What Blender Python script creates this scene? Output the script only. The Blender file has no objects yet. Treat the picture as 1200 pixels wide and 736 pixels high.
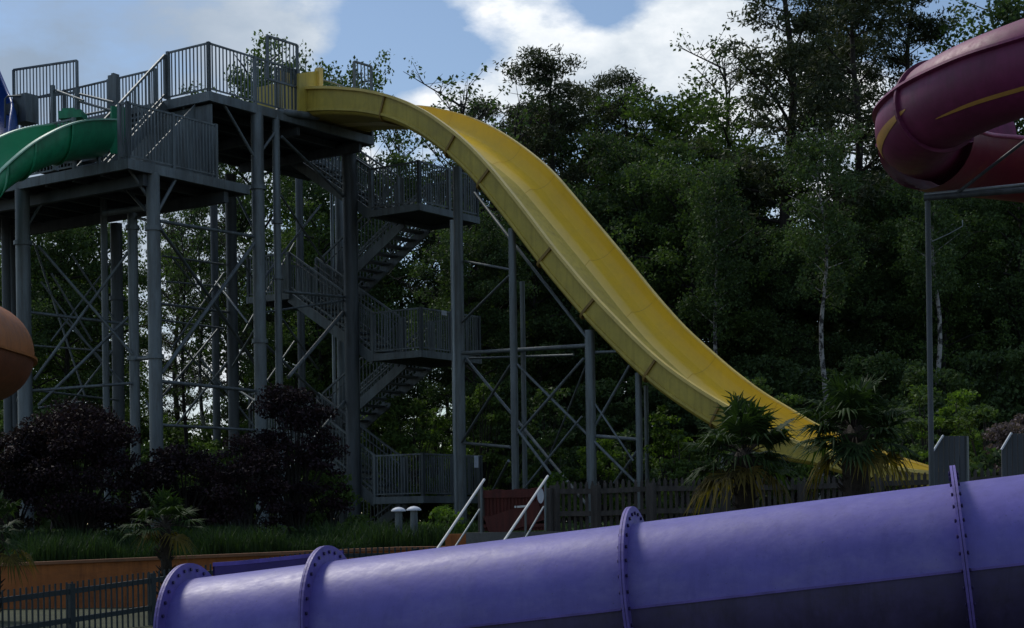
import bpy, math, random
import numpy as np
from mathutils import Vector, Matrix
R = math.radians
random.seed(7)
SC = bpy.context.scene
COL = SC.collection
EZ = 1.6            # eye height
F = 2000.0          # focal length in pixels of the 1200 px wide frame
HX, HY = 600.0, 615.0
ROLL = R(0.8)
cr, sr = math.cos(ROLL), math.sin(ROLL)

def lev(px, py):
    dx, dy = px-HX, HY-py
    return dx*cr+dy*sr, -dx*sr+dy*cr
def at(px, py, Y):
    x, y = lev(px, py)
    return Vector((x/F*Y, Y, EZ+y/F*Y))

# ------------------------------------------------------------------ materials
def nodes(name):
    m = bpy.data.materials.new(name); m.use_nodes = True
    nt = m.node_tree; nt.nodes.clear()
    out = nt.nodes.new('ShaderNodeOutputMaterial')
    return m, nt, out
def noise(nt, scale, detail=4, rough=.55, vec=None, dim=None):
    n = nt.nodes.new('ShaderNodeTexNoise'); n.inputs['Scale'].default_value = scale
    n.inputs['Detail'].default_value = detail; n.inputs['Roughness'].default_value = rough
    if vec is not None: nt.links.new(vec, n.inputs['Vector'])
    return n
def ramp(nt, fac, stops):
    r = nt.nodes.new('ShaderNodeValToRGB')
    while len(r.color_ramp.elements) < len(stops): r.color_ramp.elements.new(.5)
    for e, (p, c) in zip(r.color_ramp.elements, stops):
        e.position = p; e.color = (*c, 1)
    nt.links.new(fac, r.inputs['Fac']); return r
def mixc(nt, fac, a, b, mode='MIX'):
    m = nt.nodes.new('ShaderNodeMix'); m.data_type = 'RGBA'; m.blend_type = mode
    for sock, v in ((m.inputs[0], fac), (m.inputs[6], a), (m.inputs[7], b)):
        if isinstance(v, (int, float)): sock.default_value = v
        elif isinstance(v, tuple): sock.default_value = (*v, 1)
        else: nt.links.new(v, sock)
    return m.outputs[2]
def mul(c, k): return tuple(min(1, x*k) for x in c)

def surf(name, col, rough=.6, metal=0.0, var=.35, scale=2.0, stretch=None, bump=.1, bscale=30, dirt=None, dirtamt=.5, coat=0, rvar=.2, spec=.5, streak=0, streakcol=(.5, .48, .42), sheen_wear=None, specks=0):
    """painted / mineral surface: broad tone variation, fine grain, streaks of dirt, roughness variation, bump"""
    m, nt, out = nodes(name)
    b = nt.nodes.new('ShaderNodeBsdfPrincipled')
    tc = nt.nodes.new('ShaderNodeTexCoord')
    vec = tc.outputs['Object']
    if stretch:
        mp = nt.nodes.new('ShaderNodeMapping'); mp.inputs['Scale'].default_value = stretch
        nt.links.new(vec, mp.inputs['Vector']); svec = mp.outputs[0]
    else: svec = vec
    n1 = noise(nt, scale, 6, .6, svec)
    c = ramp(nt, n1.outputs['Fac'], [(.25, mul(col, 1-var)), (.75, mul(col, 1+var))]).outputs[0]
    n2 = noise(nt, scale*9, 5, .7, svec)
    r2 = ramp(nt, n2.outputs['Fac'], [(.3, (1-var*.5,)*3), (.7, (1,)*3)])
    c = mixc(nt, 1.0, c, r2.outputs[0], 'MULTIPLY')
    if dirt:
        n3 = noise(nt, scale*1.7, 8, .75, svec)
        r3 = ramp(nt, n3.outputs['Fac'], [(.48, (0,)*3), (.72, (dirtamt,)*3)])
        c = mixc(nt, r3.outputs[0], c, dirt)
    if sheen_wear:      # sky sheen and gelcoat fading on the floor, both painted into the colour per vertex
        at_ = nt.nodes.new('ShaderNodeAttribute'); at_.attribute_name = 'sheen_wear'
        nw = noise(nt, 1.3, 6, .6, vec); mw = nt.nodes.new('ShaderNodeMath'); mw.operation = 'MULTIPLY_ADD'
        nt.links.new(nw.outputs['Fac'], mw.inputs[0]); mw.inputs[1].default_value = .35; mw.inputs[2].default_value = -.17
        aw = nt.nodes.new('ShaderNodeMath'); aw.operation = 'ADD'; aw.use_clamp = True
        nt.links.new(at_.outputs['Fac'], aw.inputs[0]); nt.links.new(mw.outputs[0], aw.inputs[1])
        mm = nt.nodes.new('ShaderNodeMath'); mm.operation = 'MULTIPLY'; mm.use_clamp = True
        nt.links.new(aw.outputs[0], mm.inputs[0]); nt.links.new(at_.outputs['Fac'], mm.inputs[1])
        c = mixc(nt, mm.outputs[0], c, sheen_wear)
    if streak:    # rain runs and grime
        ms = nt.nodes.new('ShaderNodeMapping'); ms.inputs['Scale'].default_value = (9, 9, .8); nt.links.new(vec, ms.inputs['Vector'])
        ns = noise(nt, 1.0, 7, .72, ms.outputs[0]); rs = ramp(nt, ns.outputs['Fac'], [(.47, (0,)*3), (.70, (streak,)*3)])
        c = mixc(nt, rs.outputs[0], c, mixc(nt, 1.0, c, streakcol, 'MULTIPLY'))
    if specks:
        nk = noise(nt, 55, 3, .6, vec); rk = ramp(nt, nk.outputs['Fac'], [(.66, (0,)*3), (.72, (specks,)*3)])
        c = mixc(nt, rk.outputs[0], c, (.05, .045, .04))
    nt.links.new(c, b.inputs['Base Color'])
    b.inputs['Metallic'].default_value = metal
    b.inputs['Specular IOR Level'].default_value = spec
    rr = nt.nodes.new('ShaderNodeMapRange')
    rr.inputs['To Min'].default_value = max(.05, rough-rvar); rr.inputs['To Max'].default_value = min(1, rough+rvar)
    nt.links.new(n2.outputs['Fac'], rr.inputs['Value']); nt.links.new(rr.outputs[0], b.inputs['Roughness'])
    if coat: b.inputs['Coat Weight'].default_value = coat; b.inputs['Coat Roughness'].default_value = .25
    n4 = noise(nt, bscale, 4, .6, vec)
    bp = nt.nodes.new('ShaderNodeBump'); bp.inputs['Strength'].default_value = bump; bp.inputs['Distance'].default_value = .02
    nt.links.new(n4.outputs['Fac'], bp.inputs['Height']); nt.links.new(bp.outputs[0], b.inputs['Normal'])
    nt.links.new(b.outputs[0], out.inputs[0])
    return m

def leaf(name, dark, light, trans=.35, scale=.7, rough=.6):
    """foliage: each leaf (mesh island) its own tone, clumps light and dark, light passing through"""
    m, nt, out = nodes(name)
    g = nt.nodes.new('ShaderNodeNewGeometry')
    tc = nt.nodes.new('ShaderNodeTexCoord')
    n = noise(nt, scale, 3, .5, g.outputs['Position'])
    a = nt.nodes.new('ShaderNodeMath'); a.operation = 'MULTIPLY_ADD'
    nt.links.new(g.outputs['Random Per Island'], a.inputs[0]); a.inputs[1].default_value = .55
    nt.links.new(n.outputs['Fac'], a.inputs[2])
    c = ramp(nt, a.outputs[0], [(.4, dark), (1.0, light)]).outputs[0]
    d = nt.nodes.new('ShaderNodeBsdfPrincipled'); d.inputs['Roughness'].default_value = rough
    d.inputs['Specular IOR Level'].default_value = .14
    nt.links.new(c, d.inputs['Base Color'])
    t = nt.nodes.new('ShaderNodeBsdfTranslucent')
    tcx = mixc(nt, 1.0, c, (1.1, 1.25, .5), 'MULTIPLY'); nt.links.new(tcx, t.inputs['Color'])
    mx = nt.nodes.new('ShaderNodeMixShader'); mx.inputs[0].default_value = trans
    nt.links.new(d.outputs[0], mx.inputs[1]); nt.links.new(t.outputs[0], mx.inputs[2])
    nt.links.new(mx.outputs[0], out.inputs[0])
    return m

M = {}
M['steel'] = surf('galvanised_steel', (.165, .195, .205), .5, .3, .38, 1.6, (1, 1, .25), .05, 40, (.075, .065, .05), .55, streak=.8, streakcol=(.5, .45, .40))
M['steel_dark'] = surf('dark_steel', (.085, .10, .11), .55, .2, .35, 1.6, (1, 1, .3), .05, 40, (.035, .032, .028), .5, streak=.7)
M['steel_light'] = surf('bright_steel', (.30, .34, .36), .4, .5, .3, 2, (1, 1, .3), .04, 40, (.15, .15, .13), .4)
M['grating'] = surf('deck_grating', (.035, .042, .05), .7, .2, .3, 2, None, .2, 25)
M['yellow_out'] = surf('yellow_gelcoat_outside', (.56, .44, .075), .5, 0, .20, .9, (1, 1, 1), .03, 20, (.30, .23, .07), .45, streak=.55, streakcol=(.55, .5, .42), specks=.4)
M['yellow_in'] = surf('yellow_gelcoat_inside', (.84, .55, .020), .42, 0, .07, .8, None, .015, 20, (.60, .42, .07), .4, coat=.15, streak=.2, streakcol=(.8, .72, .6), sheen_wear=(.88, .76, .40))
M['yellow_floor'] = surf('pale_yellow_floor', (.86, .70, .30), .3, 0, .06, .7, None, .01, 20, (.74, .68, .50), .6, coat=.3)
M['yellow_rim'] = surf('yellow_rim', (.80, .60, .16), .4, 0, .2, 2, None, .02, 20)
M['yellow_seam'] = surf('sealed_seam', (.66, .42, .04), .5, 0, .1, 3)
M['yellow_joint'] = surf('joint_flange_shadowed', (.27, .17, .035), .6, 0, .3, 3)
M['green_out'] = surf('green_gelcoat', (.02, .30, .14), .4, 0, .25, 1.2, None, .04, 20, (.01, .12, .06), .6, streak=.6)
M['green_in'] = surf('green_gelcoat_inside', (.015, .30, .12), .35, 0, .15, 1.2, None, .02, 20)
M['green_rim'] = surf('pale_green_rim', (.25, .5, .35), .4, 0, .2, 3)
M['blue'] = surf('blue_gelcoat', (.01, .07, .30), .4, 0, .2, 1)
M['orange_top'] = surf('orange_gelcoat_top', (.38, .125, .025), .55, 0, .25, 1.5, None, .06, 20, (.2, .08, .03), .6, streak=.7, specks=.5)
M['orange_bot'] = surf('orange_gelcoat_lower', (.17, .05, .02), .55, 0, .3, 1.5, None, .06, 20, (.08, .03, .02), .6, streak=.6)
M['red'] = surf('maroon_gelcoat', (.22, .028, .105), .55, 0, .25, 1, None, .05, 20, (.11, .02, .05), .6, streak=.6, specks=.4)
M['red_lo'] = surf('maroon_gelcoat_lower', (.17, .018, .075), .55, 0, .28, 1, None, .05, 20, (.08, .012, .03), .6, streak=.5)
M['red_open'] = surf('red_gelcoat_open', (.19, .012, .035), .5, 0, .25, .8, None, .03, 20, (.30, .07, .02), .7)
M['red_rim'] = surf('pink_rim', (.45, .12, .22), .4, 0, .2, 3)
M['swoosh'] = surf('ochre_stripe', (.50, .26, .06), .5, 0, .2, 3)
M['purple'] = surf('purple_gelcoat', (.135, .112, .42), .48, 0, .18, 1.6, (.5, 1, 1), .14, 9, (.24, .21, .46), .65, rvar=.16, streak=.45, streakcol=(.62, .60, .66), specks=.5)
M['purple_lo'] = surf('purple_gelcoat_in_shade', (.07, .055, .14), .6, 0, .35, 2, None, .1, 12, (.05, .04, .04), .5, streak=.6)  # shade under the tube put into a darker base colour
M['purple_ring'] = surf('purple_flange', (.14, .10, .38), .55, 0, .3, 5, None, .1, 30, (.06, .05, .16), .6)
M['purple_trough'] = surf('purple_trough', (.05, .026, .15), .55, 0, .3, 3, None, .1, 20, (.03, .02, .09), .6)
M['bolt'] = surf('bolt', (.09, .07, .16), .4, .6, .3, 8)
M['white'] = surf('white_paint', (.66, .67, .66), .4, 0, .1, 3)
M['label'] = surf('white_sheet', (.62, .66, .72), .6, 0, .15, 6)
M['wood'] = surf('weathered_wood', (.075, .066, .058), .85, 0, .5, 3, (4, 4, .4), .5, 30, (.028, .028, .022), .7)
M['redwood'] = surf('red_stained_wood', (.10, .022, .016), .8, 0, .4, 3, (4, 4, .4), .4, 30, (.03, .012, .01), .6)
M['orange_wall'] = surf('terracotta_render', (.42, .14, .038), .9, 0, .22, .8, (1, 1, 2.5), .5, 12, (.14, .055, .025), .7, streak=.8, streakcol=(.5, .5, .5))
M['coping'] = surf('wall_coping', (.26, .12, .06), .9, 0, .25, 2, None, .3, 20, (.08, .06, .04), .7)
M['concrete'] = surf('concrete', (.14, .14, .135), .9, 0, .3, 2, None, .3, 20, (.06, .06, .055), .6)
M['fence'] = surf('dark_green_blue_fence_paint', (.018, .03, .036), .5, .1, .3, 4)
M['soil'] = surf('soil_and_litter', (.03, .025, .017), 1, 0, .5, 1.5, None, .8, 10, (.02, .03, .012), .7)
M['lawn'] = surf('lawn', (.045, .055, .018), 1, 0, .5, 1.5, None, .8, 30, (.03, .04, .012), .7)
M['bark_pine'] = surf('pine_bark', (.045, .034, .028), .95, 0, .5, 3, (5, 5, .6), .8, 25)
M['bark_dark'] = surf('dark_bark', (.030, .027, .023), .95, 0, .5, 3, (5, 5, .6), .8, 25)
M['palm_bark'] = surf('palm_fibre', (.035, .026, .018), 1, 0, .5, 12, (3, 3, 1), 1, 40)
M['grey_board'] = surf('grey_board', (.075, .085, .095), .8, 0, .3, 2, (6, 6, .3), .2, 30)
# birch: white bark with dark patches
def birch():
    m, nt, out = nodes('birch_bark'); b = nt.nodes.new('ShaderNodeBsdfPrincipled')
    tc = nt.nodes.new('ShaderNodeTexCoord'); mp = nt.nodes.new('ShaderNodeMapping'); mp.inputs['Scale'].default_value = (1.2, 1.2, 1.1)
    nt.links.new(tc.outputs['Object'], mp.inputs[0])
    n = noise(nt, 3.2, 6, .7, mp.outputs[0])
    r = ramp(nt, n.outputs['Fac'], [(.44, (.03, .027, .025)), (.53, (.36, .35, .33))])
    nt.links.new(r.outputs[0], b.inputs['Base Color']); b.inputs['Roughness'].default_value = .8
    nt.links.new(b.outputs[0], out.inputs[0]); return m
M['birch'] = birch()
M['pine_leaf'] = leaf('pine_needles', (0.0345, 0.0460, 0.0322), (0.0920, 0.1104, 0.0598), .2, .5)
M['broad_leaf'] = leaf('broad_leaves', (0.0374, 0.0638, 0.0286), (0.1155, 0.1815, 0.0506), .35, .45)
M['deep_leaf'] = leaf('deep_wood_leaves', (0.0360, 0.0576, 0.0336), (0.0984, 0.1560, 0.0576), .3, .4)
M['bright_leaf'] = leaf('fresh_leaves', (0.0330, 0.0660, 0.0154), (0.1430, 0.2310, 0.0440), .4, .8)
M['maple_leaf'] = leaf('purple_maple_leaves', (.011, .010, .014), (.040, .022, .028), .2, 1.2)
M['palm_leaf'] = leaf('palm_leaves', (.014, .030, .012), (.05, .088, .026), .25, 1.5, .6)
M['palm_dry'] = leaf('dry_palm_leaves', (.04, .035, .012), (.18, .14, .03), .3, 2)
M['grass'] = leaf('ornamental_grass', (.014, .030, .014), (.042, .078, .028), .3, 1.0)
M['blossom'] = leaf('mauve_blossom', (.05, .035, .04), (.20, .15, .16), .2, 2)

# ------------------------------------------------------------------ mesh helpers
class MB:
    def __init__(s): s.v = []; s.f = []; s.sm = []
    def add(s, vs, fs, smooth=False):
        o = len(s.v); s.v += [tuple(v) for v in vs]
        s.f += [tuple(i+o for i in f) for f in fs]; s.sm += [smooth]*len(fs)
    def bar(s, a, b, w, h=None, up=Vector((0, 0, 1))):
        """rectangular bar from a to b, w wide (sideways), h deep (along up)"""
        a = Vector(a); b = Vector(b); h = h or w; d = (b-a).normalized()
        if abs(d.dot(up)) > .98: up = Vector((.574, .819, 0))
        x = d.cross(up).normalized()*w/2; y = x.cross(d).normalized()*h/2
        vs = [p+i*x+j*y for p in (a, b) for i, j in ((-1, -1), (1, -1), (1, 1), (-1, 1))]
        s.add(vs, [(3, 2, 1, 0), (4, 5, 6, 7), (0, 1, 5, 4), (1, 2, 6, 5), (2, 3, 7, 6), (3, 0, 4, 7)])
        return s
    def tube(s, pts, r, n=10, caps=True):
        pts = [Vector(p) for p in pts]
        rs = r if isinstance(r, (list, tuple)) else [r]*len(pts)
        vs = []; fs = []; px = None
        for i, p in enumerate(pts):
            t = (pts[min(i+1, len(pts)-1)]-pts[max(i-1, 0)]).normalized()
            if px is None:
                a = Vector((0, 0, 1)) if abs(t.z) < .9 else Vector((1, 0, 0))
                px = t.cross(a).normalized()
            px = (px-t*px.dot(t)).normalized(); py = t.cross(px)
            for k in range(n):
                an = 2*math.pi*k/n
                vs.append(p+(px*math.cos(an)+py*math.sin(an))*rs[i])
        for i in range(len(pts)-1):
            for k in range(n):
                k2 = (k+1) % n
                fs.append((i*n+k, i*n+k2, (i+1)*n+k2, (i+1)*n+k))
        s.add(vs, fs, True)
        if caps:
            s.add(vs[:n], [tuple(range(n))[::-1]]); s.add(vs[-n:], [tuple(range(n))])
        return s
    def prism(s, poly, z0, z1):
        """vertical prism over a list of (x,y)"""
        n = len(poly)
        vs = [(x, y, z0) for x, y in poly]+[(x, y, z1) for x, y in poly]
        s.add(vs, [tuple(range(n))[::-1], tuple(range(n, 2*n))]+[(i, (i+1) % n, (i+1) % n+n, i+n) for i in range(n)])
        return s
    def slab(s, quad, th):
        """plate: quad of 3D points extruded by vector th"""
        n = len(quad); q = [Vector(p) for p in quad]; th = Vector(th)
        s.add(q+[p+th for p in q], [tuple(range(n))[::-1], tuple(range(n, 2*n))]+[(i, (i+1) % n, (i+1) % n+n, i+n) for i in range(n)])
        return s
    def grid(s, rows, closed=False, smooth=True):
        """rows: list of equal length point lists"""
        n = len(rows[0]); vs = [p for r in rows for p in r]; fs = []
        m = n if closed else n-1
        for i in range(len(rows)-1):
            for k in range(m):
                k2 = (k+1) % n
                fs.append((i*n+k, (i+1)*n+k, (i+1)*n+k2, i*n+k2))
        s.add(vs, fs, smooth); return s
    def build(s, name, mat, parent=None, recalc=True, kind=None, label=None):
        org = root_loc(parent)
        me = bpy.data.meshes.new(name)
        me.from_pydata([(v[0]-org[0], v[1]-org[1], v[2]-org[2]) for v in s.v], [], s.f)
        me.polygons.foreach_set('use_smooth', s.sm)
        if recalc:
            import bmesh
            bm = bmesh.new(); bm.from_mesh(me); bmesh.ops.recalc_face_normals(bm, faces=bm.faces); bm.to_mesh(me); bm.free()
        me.materials.append(M[mat]); me.update()
        o = bpy.data.objects.new(name, me); COL.objects.link(o)
        if parent: o.parent = parent
        if kind: o['kind'] = kind
        if label: o['label'] = label
        return o
def root_loc(p):
    if p is None: return (0, 0, 0)
    while p.parent: p = p.parent
    return tuple(p.location)
def thing(name, label, cat, loc=(0, 0, 0), group=None):
    o = bpy.data.objects.new(name, None); COL.objects.link(o); o.location = loc
    o.empty_display_size = .3
    o['label'] = label; o['category'] = cat
    if group: o['group'] = group
    return o
def tag(o, label, cat, group=None):
    o['label'] = label; o['category'] = cat
    if group: o['group'] = group
    return o
def centre(mb_obj):
    """move the origin of a single-mesh thing to its base"""
    me = mb_obj.data; n = len(me.vertices); a = np.empty(n*3); me.vertices.foreach_get('co', a); a = a.reshape(-1, 3)
    c = np.array([(a[:, 0].min()+a[:, 0].max())/2, (a[:, 1].min()+a[:, 1].max())/2, a[:, 2].min()])
    me.vertices.foreach_set('co', (a-c).ravel()); me.update(); mb_obj.location = c
    return mb_obj
def quads_mesh(name, P, mat):
    """P: (n,4,3) numpy quads -> mesh"""
    n = len(P); me = bpy.data.meshes.new(name)
    me.vertices.add(n*4); me.vertices.foreach_set('co', P.astype(np.float32).ravel())
    me.loops.add(n*4); me.loops.foreach_set('vertex_index', np.arange(n*4, dtype=np.int32))
    me.polygons.add(n); me.polygons.foreach_set('loop_start', np.arange(0, n*4, 4, dtype=np.int32))
    me.polygons.foreach_set('loop_total', np.full(n, 4, dtype=np.int32))
    me.materials.append(M[mat]); me.update(calc_edges=True)
    return me
def link(name, me, parent=None):
    o = bpy.data.objects.new(name, me); COL.objects.link(o)
    if parent: o.parent = parent
    return o
def copy_tree(o, parent=None):
    c = o.copy(); COL.objects.link(c)
    if parent: c.parent = parent
    for ch in list(o.children): copy_tree(ch, c)
    return c

# ------------------------------------------------------------------ tower grid (u: right and away, v: left and away)
C0 = at(245, 108, 40)
AG = R(35)
uu = Vector((math.sin(AG), math.cos(AG), 0)); vv = Vector((-math.cos(AG), math.sin(AG), 0))
ZU = C0.z-EZ                 # upper deck level above the eye
def UV(u, v, z): 
    p = Vector((C0.x, C0.y, 0))+uu*u+vv*v; p.z = z+EZ; return p
c1 = at(150, 187, 37.5); d1 = Vector((c1.x-C0.x, c1.y-C0.y, 0))
LU, LV, ZL = d1.dot(uu), d1.dot(vv), c1.z-EZ     # corner of the lower deck
l3 = at(491, 239, 44); d3 = Vector((l3.x-C0.x, l3.y-C0.y, 0))
SU, SV = d3.dot(uu), d3.dot(vv)                  # corner of the stair landings
ZLAND = [at(489, 582, 44).z-EZ, at(490, 411, 44).z-EZ, l3.z-EZ]
GZ = -.35                                        # terrace level rel. to the eye

def terrain(x, y):
    """ground height in world metres"""
    def s(a, b, t): t = min(1, max(0, (t-a)/(b-a))); return t*t*(3-2*t)
    yw = wall_y(x)
    if y < yw: return .25*s(14, 28, y) + .45*s(2, 9, x)*s(14, 26, y)
    return wtop(x)-.03+.25*s(0, 5, y-yw)*(1-.8*s(-9, -1.5, x)*s(0, 1, 1)) +.25*s(40, 90, y)+.6*s(3, 12, x)*s(24, 34, y)
def wall_y(x): return 30.0
def wtop(x): return 1.05+.19*min(1, max(0, (x+9)/7.0))

# ------------------------------------------------------------------ SETTING
def ground():
    m = MB(); 
    xs = [-220, -120, -70, -45]+[i*1.5 for i in range(-20, 21)]+[45, 70, 120, 220]
    for (y0, ys) in ((-40, [-40, -20, 0, 8, 12, 16, 20, 24, 27, 28.5, 29.95]), (30.0, [30.02, 31, 32, 33.5, 35, 38, 42, 48, 56, 70, 90, 130, 250])):
        rows = [[Vector((x, y, terrain(x, y)+(.05*math.sin(x*1.3+y)*math.cos(y*.9) if 31 < y < 200 else 0))) for x in xs] for y in ys]
        m.grid(rows)
    # far ring to the horizon
    m.prism([(-2500, -2500), (2500, -2500), (2500, 2500), (-2500, 2500)], -.9, -.8)
    m.build('ground', 'soil', recalc=False, kind='structure')
    # lawn patch seen between the fence bars
    m = MB()
    rows = [[Vector((x, y, terrain(x, y)+.012)) for x in [i*1.0 for i in range(-16, 0)]] for y in (19, 21, 23, 25, 27, 28.5, 29.6)]
    m.grid(rows); m.build('lawn', 'lawn', recalc=False, kind='structure')
ground()

# orange retaining wall: runs along the planted bank, with a lower return on the right
def wall():
    t = thing('retaining_wall', 'long low terracotta orange retaining wall below the planted bank', 'wall', (-3, 30, 0))
    m = MB(); c_ = MB()
    xs_ = [-24, -9, -2.0, -.35]
    for a, b in zip(xs_[:-1], xs_[1:]):
        za, zb = wtop(a), wtop(b)
        m.slab([(a, 29.7, -.3), (b, 29.7, -.3), (b, 29.7, zb-.055), (a, 29.7, za-.055)], (0, .34, 0))
        c_.slab([(a, 29.64, za-.052), (b, 29.64, zb-.052), (b, 29.64, zb), (a, 29.64, za)], (0, .46, 0))
    m.build('wall', 'orange_wall', t); c_.build('coping', 'coping', t)
    m = MB(); m.prism([(-.345, 29.55), (14, 29.55), (14, 30.1), (-.345, 30.1)], -.3, 1.36)
    w = m.build('retaining_wall', 'concrete'); tag(centre(w), 'plain grey concrete wall carrying the wooden gate', 'wall')
    m = MB(); a = at(522, 626, 29.2); b = at(560, 626, 29.2)
    m.prism([(a.x, 29.1), (b.x, 29.1), (b.x, 29.5), (a.x, 29.5)], .2, a.z)
    w = m.build('brick_block', 'orange_wall'); tag(centre(w), 'short bright orange block beside the white handrails', 'block')
wall()

# ------------------------------------------------------------------ TOWER
tower = thing('slide_tower', 'tall grey steel slide tower with two decks and zigzag stairs', 'tower', UV(2, 2, GZ))

def railing(a, b, h, name='railing', post_every=1.7, bars=.115, mat='steel', ends=True, root=None, barw=.024, kick=False, low=.09):
    """balustrade from a to b (points at foot level): bars and rails one mesh, posts sub-parts"""
    root = root or tower
    a = Vector(a); b = Vector(b); L = (Vector((b.x, b.y, 0))-Vector((a.x, a.y, 0))).length
    up = Vector((0, 0, 1))
    m = MB()
    m.bar(a+up*h, b+up*h, .042, .042); m.bar(a+up*low, b+up*low, .03, .035)
    n = max(2, int(L/bars))
    for i in range(1, n):
        p = a.lerp(b, i/n); m.bar(p+up*(low+.02), p+up*(h-.02), barw, barw)
    o = m.build(name, mat, root)
    k = max(1, round(L/post_every))
    for i in range(k+1):
        if not ends and i in (0, k): continue
        p = a.lerp(b, i/k)
        q = MB().bar(p-up*.1, p+up*(h+.03), .075, .075); q.build('post', 'steel', o)
    return o

def deck_plate(u0, u1, v0, v1, z, edge=.22, name='deck'):
    m = MB(); P = [UV(u0, v0, z), UV(u1, v0, z), UV(u1, v1, z), UV(u0, v1, z)]
    m.prism([(p.x, p.y) for p in P], z+EZ-.06, z+EZ)
    o = m.build(name, 'grating', tower)
    m = MB()
    e = .03
    for i in range(4):
        a = P[i].copy(); b = P[(i+1) % 4].copy(); d = (b-a).normalized()*.05
        a.z = b.z = z+EZ-edge/2+.015
        m.bar(a-d, b+d, .09, edge)
    m.build('edge_beam', 'steel', o)
    m = MB(); n = int((v1-v0)/.9)
    for i in range(1, n):
        v = v0+(v1-v0)*i/n
        a = UV(u0+.06, v, z-.16); b = UV(u1-.06, v, z-.16); m.bar(a, b, .08, .16)
    if n > 1: m.build('joist', 'steel_dark', o)
    return o
# decks
deck_plate(0, 5.95, 0, 4.6, ZU)
deck_plate(.85, 4.2, 4.66, 9.5, ZU)
deck_plate(LU, .9, LV, 9.0, ZL)
# upper railings
railing(UV(0, 0, ZU), UV(3.1, 0, ZU), 1.15)
railing(UV(5.95, 0, ZU), UV(5.95, 3.0, ZU), 1.15)
railing(UV(0, 0, ZU), UV(0, 1.35, ZU), 1.15)
railing(UV(.85, 2.7, ZU), UV(.85, 9.4, ZU), 1.15)
railing(UV(4.2, 4.6, ZU), UV(4.2, 9.4, ZU), 1.15)
# raised extra panels
def tall_panel(a, b, h0, h1):
    o = railing(Vector(a)+Vector((0, 0, h0)), Vector(b)+Vector((0, 0, h0)), h1-h0, 'guard_panel', 3, low=.02)
    return o
tall_panel(UV(2.45, 0, ZU), UV(3.15, 0, ZU), .05, 1.95) if False else None
pa = at(314, 130, 41.7); pb = at(347, 137, 42.3)
def panel_px(xa, ya, xb, yb, ha, hb, Y0, Y1, name='guard_panel'):
    """upright barred panel given its top edge in the picture"""
    a = at(xa, ya, Y0); b = at(xb, yb, Y1)
    m = MB(); up = Vector((0, 0, 1))
    A = a-up*ha; B = b-up*hb
    m.bar(a, b, .05, .05); m.bar(A, B, .05, .05); m.bar(a, A, .06); m.bar(b, B, .06)
    n = max(3, int((b-a).length/.115))
    for i in range(1, n):
        p = a.lerp(b, i/n); q = A.lerp(B, i/n); m.bar(p, q, .022)
    return m.build(name, 'steel', tower)
panel_px(313, 42, 348, 53, 1.05, 1.05, 41.65, 42.45)
panel_px(16, 82, 90, 71, .8, .8, 44.6, 43.4)
panel_px(415, 72, 435, 78, 1.1, 1.1, 44.9, 45.4)
panel_px(323, 80, 347, 84, 1.0, 1.0, 42.1, 42.5)
# lower deck railings
railing(UV(LU, LV, ZL), UV(-.12, LV, ZL), 1.25, bars=.1)
railing(UV(LU, LV, ZL), UV(LU, LV+.25, ZL), 1.25)
railing(UV(LU, LV+1.75, ZL), UV(LU, 9.0, ZL), 1.15)
m = MB(); a = UV(LU+1.1, LV+.75, ZL); b = UV(-.02, LV+.75, ZL)
m.slab([a, b, b+Vector((0, 0, ZU-ZL-.22)), a+Vector((0, 0, .25))], vv*.03)
m.build('side_panel', 'steel', tower)
MB().slab([UV(.12, .06, ZL+.02), UV(.12, 4.4, ZL+.02), UV(.12, 4.4, ZU-.24), UV(.12, .06, ZU-.24)], uu*.04).build('side_panel', 'steel', tower)
# pedestal control boxes and gate frames on the lower deck
m = MB(); m.bar(at(30, 145, 43.2), at(30, 112, 43.2), .5, .4); m.build('control_cabinet', 'steel', tower)
m = MB(); m.bar(at(14, 135, 43.0), at(14, 122, 43.0), .22, .2); m.build('loudspeaker_box', 'steel_dark', tower)
m = MB(); m.tube([at(6, 150, 43), at(6, 116, 43), at(9, 113, 43), at(28, 112, 43)], .025, 8); m.build('handrail', 'steel', tower)
# portal frames around the ride entrance
m = MB()
for (xa, ya, xb, yb) in ((90, 118, 132, 130), (92, 110, 133, 120), (60, 104, 98, 118), (98, 135, 133, 128)):
    m.tube([at(xa, ya, 41.6), at(xb, yb, 40.8)], .03, 8)
for x, y0, y1 in ((90, 104, 150), (62, 100, 150), (133, 86, 150)): m.bar(at(x, y0, 41.5), at(x, y1, 41.5), .08)
m.bar(at(133, 88, 41.4), at(133, 128, 41.4), .3, .1)
m.build('gate_frame', 'steel', tower)

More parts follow.
